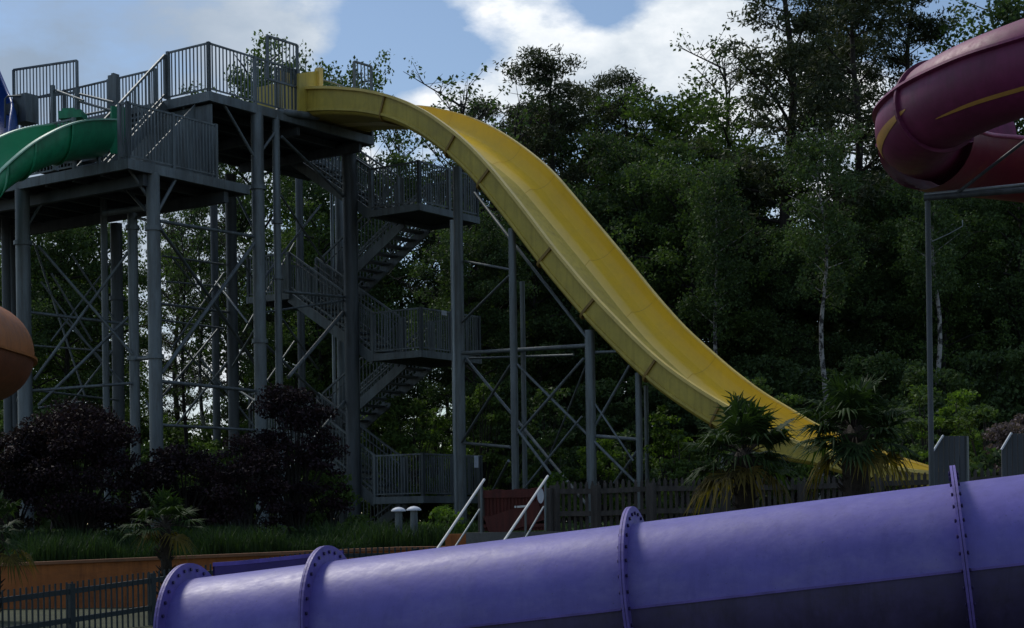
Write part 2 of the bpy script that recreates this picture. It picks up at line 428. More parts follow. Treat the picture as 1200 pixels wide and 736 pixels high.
# stairs: flights as parts with treads, stringers and rails
def flight(u0, u1, v0, z0, v1, z1, rails=(1, 1), run_axis='v', inner=True):
    def PT(u, v, z): return UV(u, v, z) if run_axis == 'v' else UV(v, u, z)
    n = max(4, round((z1-z0)/.187))
    m = MB()
    for s_ in (u0, u1):
        m.bar(PT(s_, v0, z0-.12), PT(s_, v1, z1-.12), .05, .26)
    fl = m.build('stair_flight', 'steel', tower)
    for i in range(1, n):
        t = i/n; q = MB(); z = z0+(z1-z0)*t; v = v0+(v1-v0)*t; dv = (v1-v0)/n*.55
        a = PT(u0+.03, v, z-.03); b = PT(u1-.03, v, z-.03)
        q.bar(a, b, abs(dv)*2, .045)
        q.build('tread', 'steel_dark', fl)
    for k, s_ in enumerate((u0, u1)):
        if not rails[k]: continue
        a = PT(s_, v0, z0+.05); b = PT(s_, v1, z1+.05)
        r = MB(); up = Vector((0, 0, 1))
        r.bar(a+up*1.05, b+up*1.05, .05); r.bar(a+up*.12, b+up*.12, .04)
        L = abs(v1-v0); nn = int(L/.12)
        for i in range(nn+1):
            p = a.lerp(b, i/nn); w = .07 if i in (0, nn) else .023; r.bar(p+up*.0, p+up*1.04, w)
        r.build('stair_railing', 'steel', fl)
    for s_ in ((u0+.09, u1-.09) if inner else ()):       # light tubular handrail inside
        a = PT(s_, v0, z0+.9); b = PT(s_, v1, z1+.9)
        MB().tube([a, b], .02, 8).build('handrail', 'steel', fl)
    return fl
V0 = SV+1.6; V1 = V0+2.95; V2 = V1+1.5
UF0, UF1, UB0, UB1 = SU+.05, SU+1.15, SU+1.35, SU+2.45
def landing(u0, u1, v0, v1, z, sides):
    deck_plate(u0, u1, v0, v1, z, .18, 'landing')
    for s_ in sides:
        if s_ == 'front': railing(UV(u0, v0, z), UV(u0, v1, z), 1.1, bars=.095)
        if s_ == 'back': railing(UV(u1, v0, z), UV(u1, v1, z), 1.1, bars=.095)
        if s_ == 'right': railing(UV(u0, v0, z), UV(u1, v0, z), 1.1, bars=.095)
        if s_ == 'left': railing(UV(u0, v1, z), UV(u1, v1, z), 1.1, bars=.095)
for z in ZLAND: landing(SU, SU+2.55, SV, V0, z, ('front', 'right', 'back'))
ZM = [(ZLAND[0]+ZLAND[1])/2, (ZLAND[1]+ZLAND[2])/2]
for z in ZM: landing(SU, SU+2.55, V1, V2, z, ('front', 'left', 'back'))
landing(SU, SU+2.55, V1, V2, ZU, ('back', 'left'))
flight(UF0, UF1, V0, ZLAND[2], V1, ZU)
flight(UF0, UF1, V0, ZLAND[1], V1, ZM[1])
flight(UF0, UF1, V0, ZLAND[0], V1, ZM[0])
flight(UB0, UB1, V1, ZM[1], V0, ZLAND[2])
flight(UB0, UB1, V1, ZM[0], V0, ZLAND[1])
flight(UB0, UB1, V0+1.9, GZ, V0, ZLAND[0])
# stair between the two decks (runs along u)
flight(1.4, 2.55, -2.15, ZL, -.05, ZU, rails=(1, 0), run_axis='u', inner=False)
# notice sheets tied to the railings
def sheet(px, py, Y, w, h):
    a = at(px, py, Y); m = MB(); m.slab([a, a+uu*w, a+uu*w+Vector((0, 0, h)), a+Vector((0, 0, h))], -vv*.012*-1)
    o = m.build('notice_sheet', 'label'); tag(centre(o), f'small white notice sheet hung on the {"lowest" if py > 500 else "middle"} stair landing railing', 'notice')
sheet(556, 548, 45.4, .18, .32); sheet(518, 369, 44.2, .2, .12)

# columns and bracing
def column(px, y0, y1, w, Y, mat='steel', cap=True, parent=None, flange=()):
    t = at(px, y0, Y); b = t.copy(); b.z = EZ+GZ-.35
    r = w/2/F*Y
    o = MB().tube([b, t], r, 20).build('column', mat, parent or tower)
    for z in flange: 
        zz = at(px, z, Y).z; MB().tube([(t.x, t.y, zz-.05), (t.x, t.y, zz+.05)], r+.045, 20).build('flange', mat, o)
    MB().tube([(b.x, b.y, b.z-.02), (b.x, b.y, EZ+GZ+.03)], r+.14, 20).build('base_plate', mat, o)
    return o
for a in [(26, 222, 0, 17, 39.7, 'steel', (285,)), (6, 238, 0, 10, 43, 'steel_dark', ()), (14, 235, 0, 8, 44.5, 'steel_dark', ()),
          (179, 203, 0, 16, 38.2, 'steel', (268, 418)), (155, 250, 0, 12, 40.2, 'steel', (267, 420)), (136, 262, 0, 14, 43.5, 'steel_dark', (350,)),
          (121, 208, 0, 8, 41.5, 'steel', ()),
          (301, 133, 0, 15, 41.4, 'steel', (220, 400)), (323, 138, 0, 9, 41.9, 'steel', (260, 325)),
          (270, 205, 0, 13, 46, 'steel_dark', ()), (409, 168, 0, 17, 45.2, 'steel_dark', ()), (397, 190, 0, 11, 48.6, 'steel', ()),
          (388, 190, 0, 4, 48.9, 'steel_light', ()), (250, 205, 0, 9, 49.5, 'steel_dark', ()), (350, 180, 0, 9, 51, 'steel_dark', ()),
          (536, 196, 0, 11, 43.8, 'steel', ()), (530, 258, 0, 6, 44.2, 'steel_light', ())]:
    column(a[0], a[1], 0, a[3], a[4], a[5], flange=a[6])
def pipe(a, b, w=4, Ya=39, Yb=None, mat='steel', name='brace', parent=None):
    A = at(*a, Ya); B = at(*b, Yb if Yb else Ya)
    return MB().tube([A, B], w*.43/F*Ya, 8).build(name, mat, parent or tower)
# collar beam at the top of the left pair, elbow pipe at the top
pipe((122, 250), (172, 243), 9, 40, 39.5, name='beam')
MB().tube([at(323, 140, 41.9), at(322, 134, 41.9), at(325, 131, 42), at(352, 134, 42.4), at(372, 137, 42.9)], .09, 10).build('elbow_pipe', 'steel', tower)
for p in [((150, 196), (173, 230), 5, 38, 38.2), ((209, 204), (186, 246), 5, 38.8, 38.3), ((135, 206), (170, 246), 5, 40, 39), ((34, 262), (64, 214), 4, 39.7, 40.4),
          ((260, 118), (298, 184), 4, 40.4, 41.3), ((327, 148), (306, 178), 4, 42, 41.4), ((270, 215), (299, 272), 3, 43, 41.5),
          ((45, 288), (155, 415), 4, 39.8, 40), ((40, 285), (100, 465), 3, 44, 44), ((152, 293), (40, 445), 4, 40.2, 39.8), ((150, 372), (45, 475), 4, 40.2, 39.8),
          ((70, 368), (145, 450), 3, 42.8, 43.4), ((85, 300), (136, 378), 3, 43, 43.4), ((60, 320), (108, 400), 3, 43, 43.4),
          ((36, 366), (150, 380), 4, 39.8, 41), ((36, 458), (155, 449), 4, 39.8, 40), ((36, 457), (140, 469), 3, 39.8, 43.4), ((45, 478), (96, 471), 3, 42, 43), ((37, 498), (58, 524), 4, 39.8, 40),
          ((34, 425), (20, 470), 3, 39.8, 41), ((187, 259), (297, 277), 5, 38.3, 41.3), ((187, 267), (247, 350), 5, 38.3, 42), ((247, 350), (300, 428), 5, 42, 46),
          ((298, 285), (190, 437), 5, 41.3, 38.6), ((256, 385), (186, 470), 3, 46, 44), ((188, 447), (298, 458), 5, 38.4, 41.3), ((188, 498), (298, 504), 4, 38.4, 41.3),
          ((188, 356), (268, 366), 4, 38.4, 46), ((188, 375), (262, 385), 3, 43.6, 46), ((160, 255), (187, 262), 4, 40.2, 38.3), ((160, 420), (187, 419), 6, 40.2, 38.3),
          ((172, 470), (182, 500), 3, 40, 39), ((235, 420), (298, 500), 3, 46, 46), ((270, 420), (205, 500), 3, 46, 46), ((290, 378), (253, 330), 3, 41.4, 46),
          ((329, 229), (386, 316), 3, 42, 48), ((376, 240), (306, 330), 3, 48, 41.5), ((331, 374), (372, 432), 3, 42, 45.5), ((402, 366), (338, 442), 5, 45.2, 42), ((305, 398), (374, 464), 4, 41.4, 45.3),
          ((333, 342), (404, 348), 4, 42, 45.2), ((303, 367), (404, 352), 3, 41.5, 45.2), ((272, 430), (300, 384), 3, 46, 41.5), ((404, 470), (330, 560), 4, 45.2, 42), ((276, 455), (330, 490), 3, 46, 42),
          ((190, 300), (262, 310), 3, 43, 46), ((48, 330), (130, 440), 2.5, 43, 43.5), ((132, 305), (60, 400), 2.5, 43.5, 43), ((140, 400), (70, 490), 2.5, 43.5, 43), ((200, 300), (262, 375), 2.5, 43, 46), ((262, 320), (200, 410), 2.5, 46, 43), ((205, 395), (262, 465), 2.5, 43, 46), ((280, 300), (318, 360), 2.5, 46, 48), ((345, 285), (285, 390), 2.5, 49, 46), ((40, 405), (130, 412), 2.5, 43, 43.5), ((195, 330), (262, 336), 2.5, 43, 46), ((345, 400), (290, 480), 2.5, 49, 46), ((330, 160), (404, 232), 4, 42, 45.2)]:
    pipe(*p)
# deck beams under the slide start
MB().bar(UV(3.2, .1, ZU-.3), UV(3.2, 4.4, ZU-.3), .12, .24).build('beam', 'steel_dark', tower)
MB().bar(UV(5.6, .1, ZU-.3), UV(5.6, 4.4, ZU-.3), .12, .24).build('beam', 'steel_dark', tower)
MB().bar(UV(LU+.6, LV+.1, ZL-.34), UV(LU+.6, 8.8, ZL-.34), .14, .26).build('beam', 'steel_dark', tower)
MB().bar(UV(.3, LV+.1, ZL-.34), UV(.3, 8.8, ZL-.34), .14, .26).build('beam', 'steel_dark', tower)

# ------------------------------------------------------------------ YELLOW SLIDE
SW = 2.65                       # slide width
hd = -vv                        # heading: right and towards the viewer
P0xy = UV(3.3, 0, 0)
def s_of(px, py, off):
    x, y = lev(px, py); k = x/F
    X0 = P0xy.x+uu.x*off; Y0 = P0xy.y+uu.y*off
    s = (k*Y0-X0)/(hd.x-k*hd.y)
    Y = Y0+hd.y*s
    return s, EZ+y/F*Y
near = [(357, 104), (373, 103.2), (390, 103.2), (427, 106), (457, 112.5), (480, 121), (505, 134), (535, 156), (555, 173.5), (575, 195), (585, 207), (617, 247), (650, 291), (697, 347), (731, 382), (755, 406), (780, 428), (805, 446), (837, 467), (870, 485), (912, 510), (950, 523), (1010, 541), (1085, 554)]
far = [(437, 103), (465, 112), (500, 124.5), (515, 128), (540, 134), (565, 144), (590, 157.5), (615, 175), (637, 193), (647, 202), (672, 232), (700, 265), (735, 307), (767, 347), (800, 384), (830, 411), (855, 433), (892, 461), (930, 483), (952, 497), (985, 512), (1030, 529), (1092, 549), (1150, 560)]
def prof(lst, off):
    A = np.array([s_of(x, y, off) for x, y in lst])
    return A[:, 0], A[:, 1]
sn, zn = prof(near, 0); sf, zf = prof(far, SW)
S = np.linspace(-.15, 16.25, 118)
def smooth_interp(s, a, b):
    z = np.interp(s, a, b)
    k = np.array([1, 3, 5, 3, 1]); k = k/k.sum()
    zz = np.pad(z, 2, mode='reflect', reflect_type='odd')
    for _ in range(2):
        z = np.convolve(zz, k, 'valid'); zz = np.pad(z, 2, mode='reflect', reflect_type='odd')
    return z
ZN = smooth_interp(S, sn, zn); ZF = smooth_interp(S, sf, zf)
WB = np.clip((S-1.2)/2.2, 0, 1); ZF = ZF*WB+(ZN+.08)*(1-WB)
TH = np.arctan(np.gradient((ZN+ZF)/2, S))
def spt(i, q, dn, dw=0.0):
    """point on section i: q across (0 near rim, 1 far rim), dn below the rim plane along the slope normal"""
    base = P0xy+hd*S[i]+uu*(q*SW+dw); z = ZN[i]*(1-q)+ZF[i]*q
    nx, nz = -math.sin(TH[i]), math.cos(TH[i])
    return Vector((base.x, base.y, z))-(hd*nx+Vector((0, 0, nz)))*dn
def wallh(i):
    s = S[i]
    return (.52+.10*max(0, 1-max(0, s)/3)) if s < 12.6 else (.52-.2*min(1, (s-12.6)/1.2))
yellow = thing('yellow_slide', 'wide open yellow drop slide sweeping down from the tower', 'water slide', P0xy+hd*7+Vector((0, 0, 1.3)))
rad = .16
def inner(i, lo, hi):
    """inside of the trough: wall, wide soft fillet, floor, fillet, wall"""
    H = wallh(i); ra, rb = .50, .36; seq = [(0, 0.0, 0), (0, H-rb, 0)]
    for k in range(1, 7):
        a = math.pi/2*k/6; seq.append((0, H-rb+rb*math.sin(a), ra*(1-math.cos(a))))
    for k in range(1, 4): seq.append((0, H+.01*math.sin(math.pi*k/4), ra+(SW-2*ra)*k/4))
    for k in range(0, 7):
        a = math.pi/2*(1-k/6); seq.append((1, H-rb+rb*math.sin(a), -ra*(1-math.cos(a))))
    seq.append((1, 0.0, 0))
    return [spt(i, q, d, w) for q, d, w in seq[lo:hi]]
idx = range(len(S))
NP = 19; SHEEN_WEAR = [0, 0, .2, .5, .8, 1, 1, 1, 1, 1, 1, .9, .75, .5, .28, .12, .03, 0, 0]
SHEEN_WEAR = [0, .1, .4, .7, .9, 1, 1, 1, 1, .9, .7, .4, .2, .08, 0, 0, 0, 0, 0]  # weights across the section for the painted sky sheen and fading
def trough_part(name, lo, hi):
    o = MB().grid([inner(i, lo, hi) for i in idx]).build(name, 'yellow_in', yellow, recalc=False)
    at_ = o.data.attributes.new('sheen_wear', 'FLOAT', 'POINT')
    vals = [SHEEN_WEAR[k] for i in idx for k in range(lo, hi)]
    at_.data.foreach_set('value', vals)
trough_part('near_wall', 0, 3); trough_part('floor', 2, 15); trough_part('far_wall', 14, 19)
def outer(i):
    H = wallh(i)+.05; o = .05; seq = [(0, .0, -o), (0, H-rad, -o)]
    for k in range(1, 5):
        a = math.pi/2*k/4; seq.append((0, H-rad+rad*math.sin(a), -o+rad*(1-math.cos(a))))
    for k in range(0, 5):
        a = math.pi/2*(1-k/4); seq.append((1, H-rad+rad*math.sin(a), o-rad*(1-math.cos(a))))
    seq.append((1, 0, o))
    return [spt(i, q, d, w) for q, d, w in seq]
MB().grid([outer(i) for i in idx]).build('outer_shell', 'yellow_out', yellow, recalc=False)
for q, sg in ((0, -1), (1, 1)):
    rows = []
    for i in idx:
        rows.append([spt(i, q, .0, -sg*.012), spt(i, q, -.03, -sg*.012), spt(i, q, -.03, sg*.13), spt(i, q, .035, sg*.13), spt(i, q, .035, sg*.05)])
    MB().grid(rows, closed=True, smooth=False).build('rim', 'yellow_rim', yellow)
# stiffening lip along the lower outer edge
for q, sg in ((0, -1), (1, 1)):
    rows = [[spt(i, q, wallh(i)-.10, sg*.048), spt(i, q, wallh(i)-.10, sg*.085), spt(i, q, wallh(i)-.04, sg*.085), spt(i, q, wallh(i)-.03, sg*.045)] for i in idx]
    MB().grid(rows, closed=True, smooth=False).build('stiffener', 'yellow_out', yellow)
# section joints: flanges across the outside
def at_s(px, py): return int(np.argmin(abs(S-s_of(px, py, 0)[0])))
for (x, y) in ((450, 111), (535, 156), (573, 193), (649, 290), (697, 347), (769, 418), (845, 471), (912, 510)):
    i = at_s(x, y); j = min(i+1, len(S)-1)
    def ring(ii, f, extra):
        H = wallh(ii)+.05; o = .05+extra; r2 = rad
        seq = [(0, .03, -o), (0, H-r2, -o)]
        for k in range(1, 5):
            a = math.pi/2*k/4; seq.append((0, H-r2+(r2+extra)*math.sin(a), -o+(r2)*(1-math.cos(a))))
        for k in range(0, 5):
            a = math.pi/2*(1-k/4); seq.append((1, H-r2+(r2+extra)*math.sin(a), o-r2*(1-math.cos(a))))
        seq.append((1, .03, o))
        return [spt(i, q, d, w).lerp(spt(j, q, d, w), f) for q, d, w in seq]
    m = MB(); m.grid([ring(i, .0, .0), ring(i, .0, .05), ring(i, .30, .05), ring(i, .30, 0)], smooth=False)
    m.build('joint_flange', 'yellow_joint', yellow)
    # thin seam seen on the inside
    m = MB(); a = [p for p in inner(i, 0, 19)]; b = [p.lerp(q_, .09) for p, q_ in zip(a, inner(j, 0, 19))]
    nrm = Vector((0, 0, .006))
    m.grid([[p+nrm for p in a], [p+nrm for p in b]]); m.build('seam', 'yellow_seam', yellow, recalc=False)
# entry tub and gate panels on the deck
m = MB()
m.slab([UV(3.22, .0, ZU+.02), UV(3.22, 1.6, ZU+.02), UV(3.22, 1.6, ZU+1.0), UV(3.22, .0, ZU+1.0)], uu*.07)
m.slab([UV(3.22+SW+.1, .0, ZU+.02), UV(3.22+SW+.1, 1.6, ZU+.02), UV(3.22+SW+.1, 1.6, ZU+.75), UV(3.22+SW+.1, .0, ZU+.75)], uu*.07)
m.slab([UV(3.30, .0, ZU+.12), UV(3.22+SW+.1, 0, ZU+.12), UV(3.22+SW+.1, 1.6, ZU+.12), UV(3.30, 1.6, ZU+.12)], Vector((0, 0, .06)))
m.build('entry_tub', 'yellow_out', yellow)
MB().slab([at(350, 86, 42.3), at(372, 83, 42.85), at(372, 132, 42.85), at(350, 131, 42.3)], vv*.06).build('entry_panel', 'yellow_out', yellow)
m = MB(); a = at(374, 80, 42.9); b = at(374, 104, 42.9); m.bar(a, b, .14, .14)
m.build('entry_post', 'yellow_rim', yellow)
m = MB(); m.slab([at(327, 82, 43.2), at(340, 86, 43.7), at(340, 128, 43.7), at(327, 126, 43.2)], vv*.05); m.build('gate_panel', 'yellow_out', yellow)
# entry hoops (pale tubular arches)
m = MB()
for k in range(3):
    v = .3+.5*k; pts = []
    for j in range(13):
        t = math.pi*j/12; pts.append(UV(3.4+1.3*(1-math.cos(t)), v, ZU+.8+.45*math.sin(t)))
    m.tube(pts, .022, 6)
m.build('entry_hoop', 'steel_light', yellow)

# support frame of the slide
frame = thing('braced_scaffold', 'braced steel posts and pipes holding up the yellow slide', 'scaffold', at(690, 600, 37))
def sdepth(px, py): 
    s, z = s_of(px, py, 0); return P0xy.y+hd.y*s
for px, y0, w, dY in ((600, 268, 9, .25), (691, 387, 12, .2), (748, 437, 8, .2), (757, 452, 5, 2.1), (612, 330, 6, 2.4)):
    column(px, y0, 0, w, sdepth(px, y0)+dY, 'steel', parent=frame)
Y1, Y2, Y3 = sdepth(600, 268)+.25, sdepth(691, 387)+.2, sdepth(748, 437)+.2
for p in [((556, 226), (688, 396), 4, 43.5, Y2), ((545, 306), (598, 316), 3, 43.8, Y1), ((598, 322), (541, 378), 4, Y1, 43.8),
          ((540, 414), (690, 405), 5, 43.8, Y2), ((550, 420), (672, 416), 3, 45, 41), ((696, 413), (742, 411), 4, Y2, Y3),
          ((546, 420), (688, 592), 4, 43.8, Y2), ((598, 428), (540, 520), 4, Y1, 43.8), ((542, 519), (598, 524), 4, 43.8, Y1), ((604, 512), (684, 420), 4, Y1, Y2), ((604, 425), (745, 566), 4, Y1, Y3), ((682, 488), (600, 590), 3, Y2, Y1),
          ((738, 428), (697, 500), 4, Y3, Y2), ((690, 420), (640, 545), 3, Y2, 41), ((697, 511), (747, 515), 5, Y2, Y3), ((748, 527), (720, 566), 4, Y3, Y2), ((596, 540), (575, 580), 4, Y1, 43), ((604, 500), (655, 568), 4, Y1, Y2), ((695, 470), (742, 540), 3, Y2, Y3)]:
    pipe(*p, parent=frame)

# ------------------------------------------------------------------ generic flume / tube along a path
def frames(path):
    T = []
    for i in range(len(path)):
        t = (path[min(i+1, len(path)-1)]-path[max(i-1, 0)]).normalized(); T.append(t)
    return T
def densify(pts, n):
    """Catmull-Rom through control points"""
    P = [pts[0]*2-pts[1]]+pts+[pts[-1]*2-pts[-2]]; out = []
    for i in range(1, len(P)-2):
        for k in range(n):
            t = k/n; a, b, c, d = P[i-1], P[i], P[i+1], P[i+2]
            out.append(.5*((2*b)+(c-a)*t+(2*a-5*b+4*c-d)*t*t+(3*b-a-3*c+d)*t**3))
    out.append(pts[-1]); return out
def arc_pts(p, t, r, a0, a1, n=16, bank=0.0):
    """arc round the path; angle 0 = sideways right of heading, 90 = up"""
    side = t.cross(Vector((0, 0, 1))).normalized(); up = side.cross(t).normalized()
    return [p+(side*math.cos(a+bank)+up*math.sin(a+bank))*r for a in [a0+(a1-a0)*k/n for k in range(n+1)]]

# ------------------------------------------------------------------ GREEN SLIDE
def green_slide():
    t = thing('green_slide', 'open green slide curving down left from the lower deck', 'water slide', at(60, 200, 38))
    nr = densify([at(135, 141, 38.8), at(113, 141, 38.1), at(94, 143, 37.5), at(74, 149, 37.0), at(54, 158.5, 36.7), at(35, 170, 36.6), at(15, 186, 36.6), at(-6, 206, 36.8), at(-30, 234, 37.4)], 6)
    fr = densify([at(88, 145, 39.9), at(74, 145.5, 39.2), at(57, 147, 38.7), at(38, 149.5, 38.3), at(17, 155, 38.0), at(-6, 165, 37.9), at(-32, 181, 38.0), at(-58, 203, 38.3), at(-86, 236, 38.8)], 6)
    n = len(nr)
    def sec(i, o, a0=0, a1=math.pi, k=18):
        m_ = (nr[i]+fr[i])/2; h = (nr[i]-m_); hn = h.normalized()
        return [m_+(h+hn*o)*math.cos(a)-Vector((0, 0, (.80+o)*math.sin(a)**.8)) for a in [a0+(a1-a0)*q/k for q in range(k+1)]]
    MB().grid([sec(i, 0) for i in range(n)]).build('inner_surface', 'green_in', t, recalc=False)
    MB().grid([sec(i, .05) for i in range(n)]).build('outer_shell', 'green_out', t, recalc=False)
    for line, sg in ((nr, 1), (fr, -1)):
        rows = []
        for i in range(n):
            hn = (nr[i]-fr[i]).normalized()*sg; p = line[i]; u = Vector((0, 0, .035))
            rows.append([p-hn*.01, p-hn*.01+u, p+hn*.12+u, p+hn*.12])
        MB().grid(rows, closed=True, smooth=False).build('rim', 'green_rim', t)
    for k in (15, 28, 38):
        d_ = (nr[k+1]-nr[k]).normalized()*.05
        MB().grid([sec(k, .05), sec(k, .10), [p+d_ for p in sec(k, .10)], [p+d_ for p in sec(k, .05)]], smooth=False).build('joint_flange', 'green_out', t)
    m = MB(); m.slab([at(131, 124, 39.2), at(151, 126, 39.9), at(151, 180, 39.9), at(131, 180, 39.2)], vv*.05)
    m.build('entry_panel', 'green_out', t)
    m = MB(); a = at(72, 138, 40.6); b = at(99, 136, 40.6); m.bar(a, b, .6, .18); m.bar(at(76, 133, 40.6), at(90, 132, 40.6), .5, .12); m.build('entry_cover', 'green_out', t)
    # steel outrigger under the slide
    m = MB(); m.bar(at(48, 192, 37.6), at(82, 189, 38.4), .12, .08); m.bar(at(65, 190, 38), at(65, 200, 38), .1, .1); m.build('bracket', 'steel_light', t)
green_slide()

# BLUE SLIDE: only its edge enters the frame
def blue_slide():
    t = thing('blue_slide', 'edge of a steep blue slide at the far left', 'water slide', at(-40, 200, 44))
    c = [at(-52, 40, 44.5), at(-34, 84, 44), at(-20, 118, 43.4), at(-12, 140, 42.8), at(-14, 175, 42)]
    P = densify(c, 6); T = frames(P); n = len(P)
    lo, hi = math.pi*.8, math.pi*2.2
    MB().grid([arc_pts(P[i], T[i], .62, lo, hi, 16) for i in range(n)]).build('inner_surface', 'blue', t, recalc=False)
    MB().grid([arc_pts(P[i], T[i], .67, lo, hi, 16) for i in range(n)]).build('outer_shell', 'blue', t, recalc=False)
    for a in (lo, hi):
        MB().tube([arc_pts(P[i], T[i], .645, a, a+.01, 1)[0] for i in range(n)], .045, 6).build('rim', 'blue', t)
blue_slide()

# ------------------------------------------------------------------ closed tube with top and lower shell and a side flange
def two_shell(t, P, r, top, bot, bank=None, seam=.07, rings=(), ringmat=None):
    T = frames(P); n = len(P); bank = bank or [0]*n
    MB().grid([arc_pts(P[i], T[i], r, 0, math.pi, 20, bank[i]) for i in range(n)]).build('upper_shell', top, t, recalc=False)
    MB().grid([arc_pts(P[i], T[i], r, math.pi, 2*math.pi, 20, bank[i]) for i in range(n)]).build('lower_shell', bot, t, recalc=False)
    for a in (0, math.pi):
        rows = []
        for i in range(n):
            q = [arc_pts(P[i], T[i], rr, a, a+.001, 1, bank[i])[0] for rr in (r-.01, r+seam)]
            u = (T[i].cross(q[1]-q[0])).normalized()*.018
            rows.append([q[0]-u, q[0]+u, q[1]+u, q[1]-u])
        MB().grid(rows, closed=True, smooth=False).build('side_flange', top, t)
    for k in rings:
        m = MB(); full = 2*math.pi
        m.grid([arc_pts(P[k], T[k], r-.01, 0, full, 40, bank[k]), arc_pts(P[k], T[k], r+.045, 0, full, 40, bank[k]), arc_pts(P[k]+T[k]*.05, T[k], r+.045, 0, full, 40, bank[k]), arc_pts(P[k]+T[k]*.05, T[k], r-.01, 0, full, 40, bank[k])], smooth=False)
        m.build('joint_flange', ringmat or bot, t)
    return T

# ORANGE TUBE at the left edge: a bend
def orange():
    t = thing('orange_tube_slide', 'bend of a closed orange tube slide at the left edge', 'water slide', at(0, 470, 24))
    Y = 24.0
    c = [at(-150, 375, Y-1.6), at(-90, 388, Y-1.3), at(-45, 402, Y-.6), at(-17, 412, Y+.3), at(-22, 422, Y+1.5), at(-60, 432, Y+2.3), at(-130, 440, Y+2.6)]
    P = densify(c, 6)
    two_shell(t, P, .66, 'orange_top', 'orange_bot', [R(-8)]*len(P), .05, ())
orange()

# MAROON SPIRAL at the right edge
def maroon():
    t = thing('maroon_spiral_slide', 'maroon spiral tube slide with ochre stripes high at the right edge', 'water slide', at(1090, 560, 20))
    Y = 20.0
    c = [at(1470, -18, 19.8), at(1380, 14, 19.2), at(1290, 48, 19.0), at(1200, 80, 19.2), at(1145, 101, 19.6), at(1100, 124, 20.2), at(1076, 147, 21.0), at(1084, 161, 21.8), at(1114, 167, 22.4), at(1160, 172, 22.7)]
    P = densify(c, 7); r = .52; n = len(P)
    bank = [R(-20)]*(n-20)+[R(-20+20*k/19) for k in range(20)]
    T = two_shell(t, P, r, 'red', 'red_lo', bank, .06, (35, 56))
    c2 = [at(1084, 161, 21.8), at(1114, 169, 22.4), at(1160, 174, 22.8), at(1230, 182, 22.9), at(1320, 194, 22.4)]
    Q = densify(c2, 7); T2 = frames(Q); ro = .66
    MB().grid([arc_pts(Q[i], T2[i], ro, math.pi, 2*math.pi, 18) for i in range(len(Q))]).build('open_flume', 'red_open', t, recalc=False)
    for a in (math.pi, 2*math.pi):
        MB().tube([arc_pts(Q[i], T2[i], ro, a, a+.01, 1)[0] for i in range(len(Q))], .03, 8).build('rim', 'red_rim', t)
    # painted stripes lying on the shell
    def stripe(i0, i1, a0, a1, w0, w1, name='stripe'):
        rows = []
        for i in range(i0, i1+1):
            f = (i-i0)/(i1-i0); a = a0+(a1-a0)*f; w = w0+(w1-w0)*f
            w = w*max(.12, math.sin(math.pi*min(1, max(0, f)))**.5)
            rows.append(arc_pts(P[i], T[i], r+.006, a-w, a+w, 4, bank[i]))
        MB().grid(rows).build(name, 'swoosh', t, recalc=False)
    stripe(34, 49, R(212), R(235), .10, .17)
    stripe(8, 31, R(238), R(240), .035, .06)
maroon()
def maroon_support():
    t = thing('slide_support_post', 'tall grey steel post with cross beam under the maroon spiral', 'support post', at(1090, 570, 21.6))
    top = at(1087, 226, 21.6); b = top.copy(); b.z = .6
    MB().tube([b, top], .036, 12).build('post', 'steel_dark', t)
    MB().tube([at(1083, 232, 21.6), at(1215, 221, 21.0), at(1300, 214, 20.6)], .04, 12).build('cross_beam', 'steel_dark', t)
    MB().tube([at(1083, 228, 21.6), at(1215, 215, 21.0)], .022, 8).build('cross_beam', 'steel_light', t)
    MB().tube([at(1122, 226, 21.4), at(1205, 162, 21.0)], .022, 8).build('brace', 'steel_dark', t)
    MB().tube([at(1092, 283, 21.6), at(1112, 274, 21.6), at(1128, 265, 21.6), at(1128, 258, 21.6)], .007, 6).build('hose', 'steel_light', t)
maroon_support()

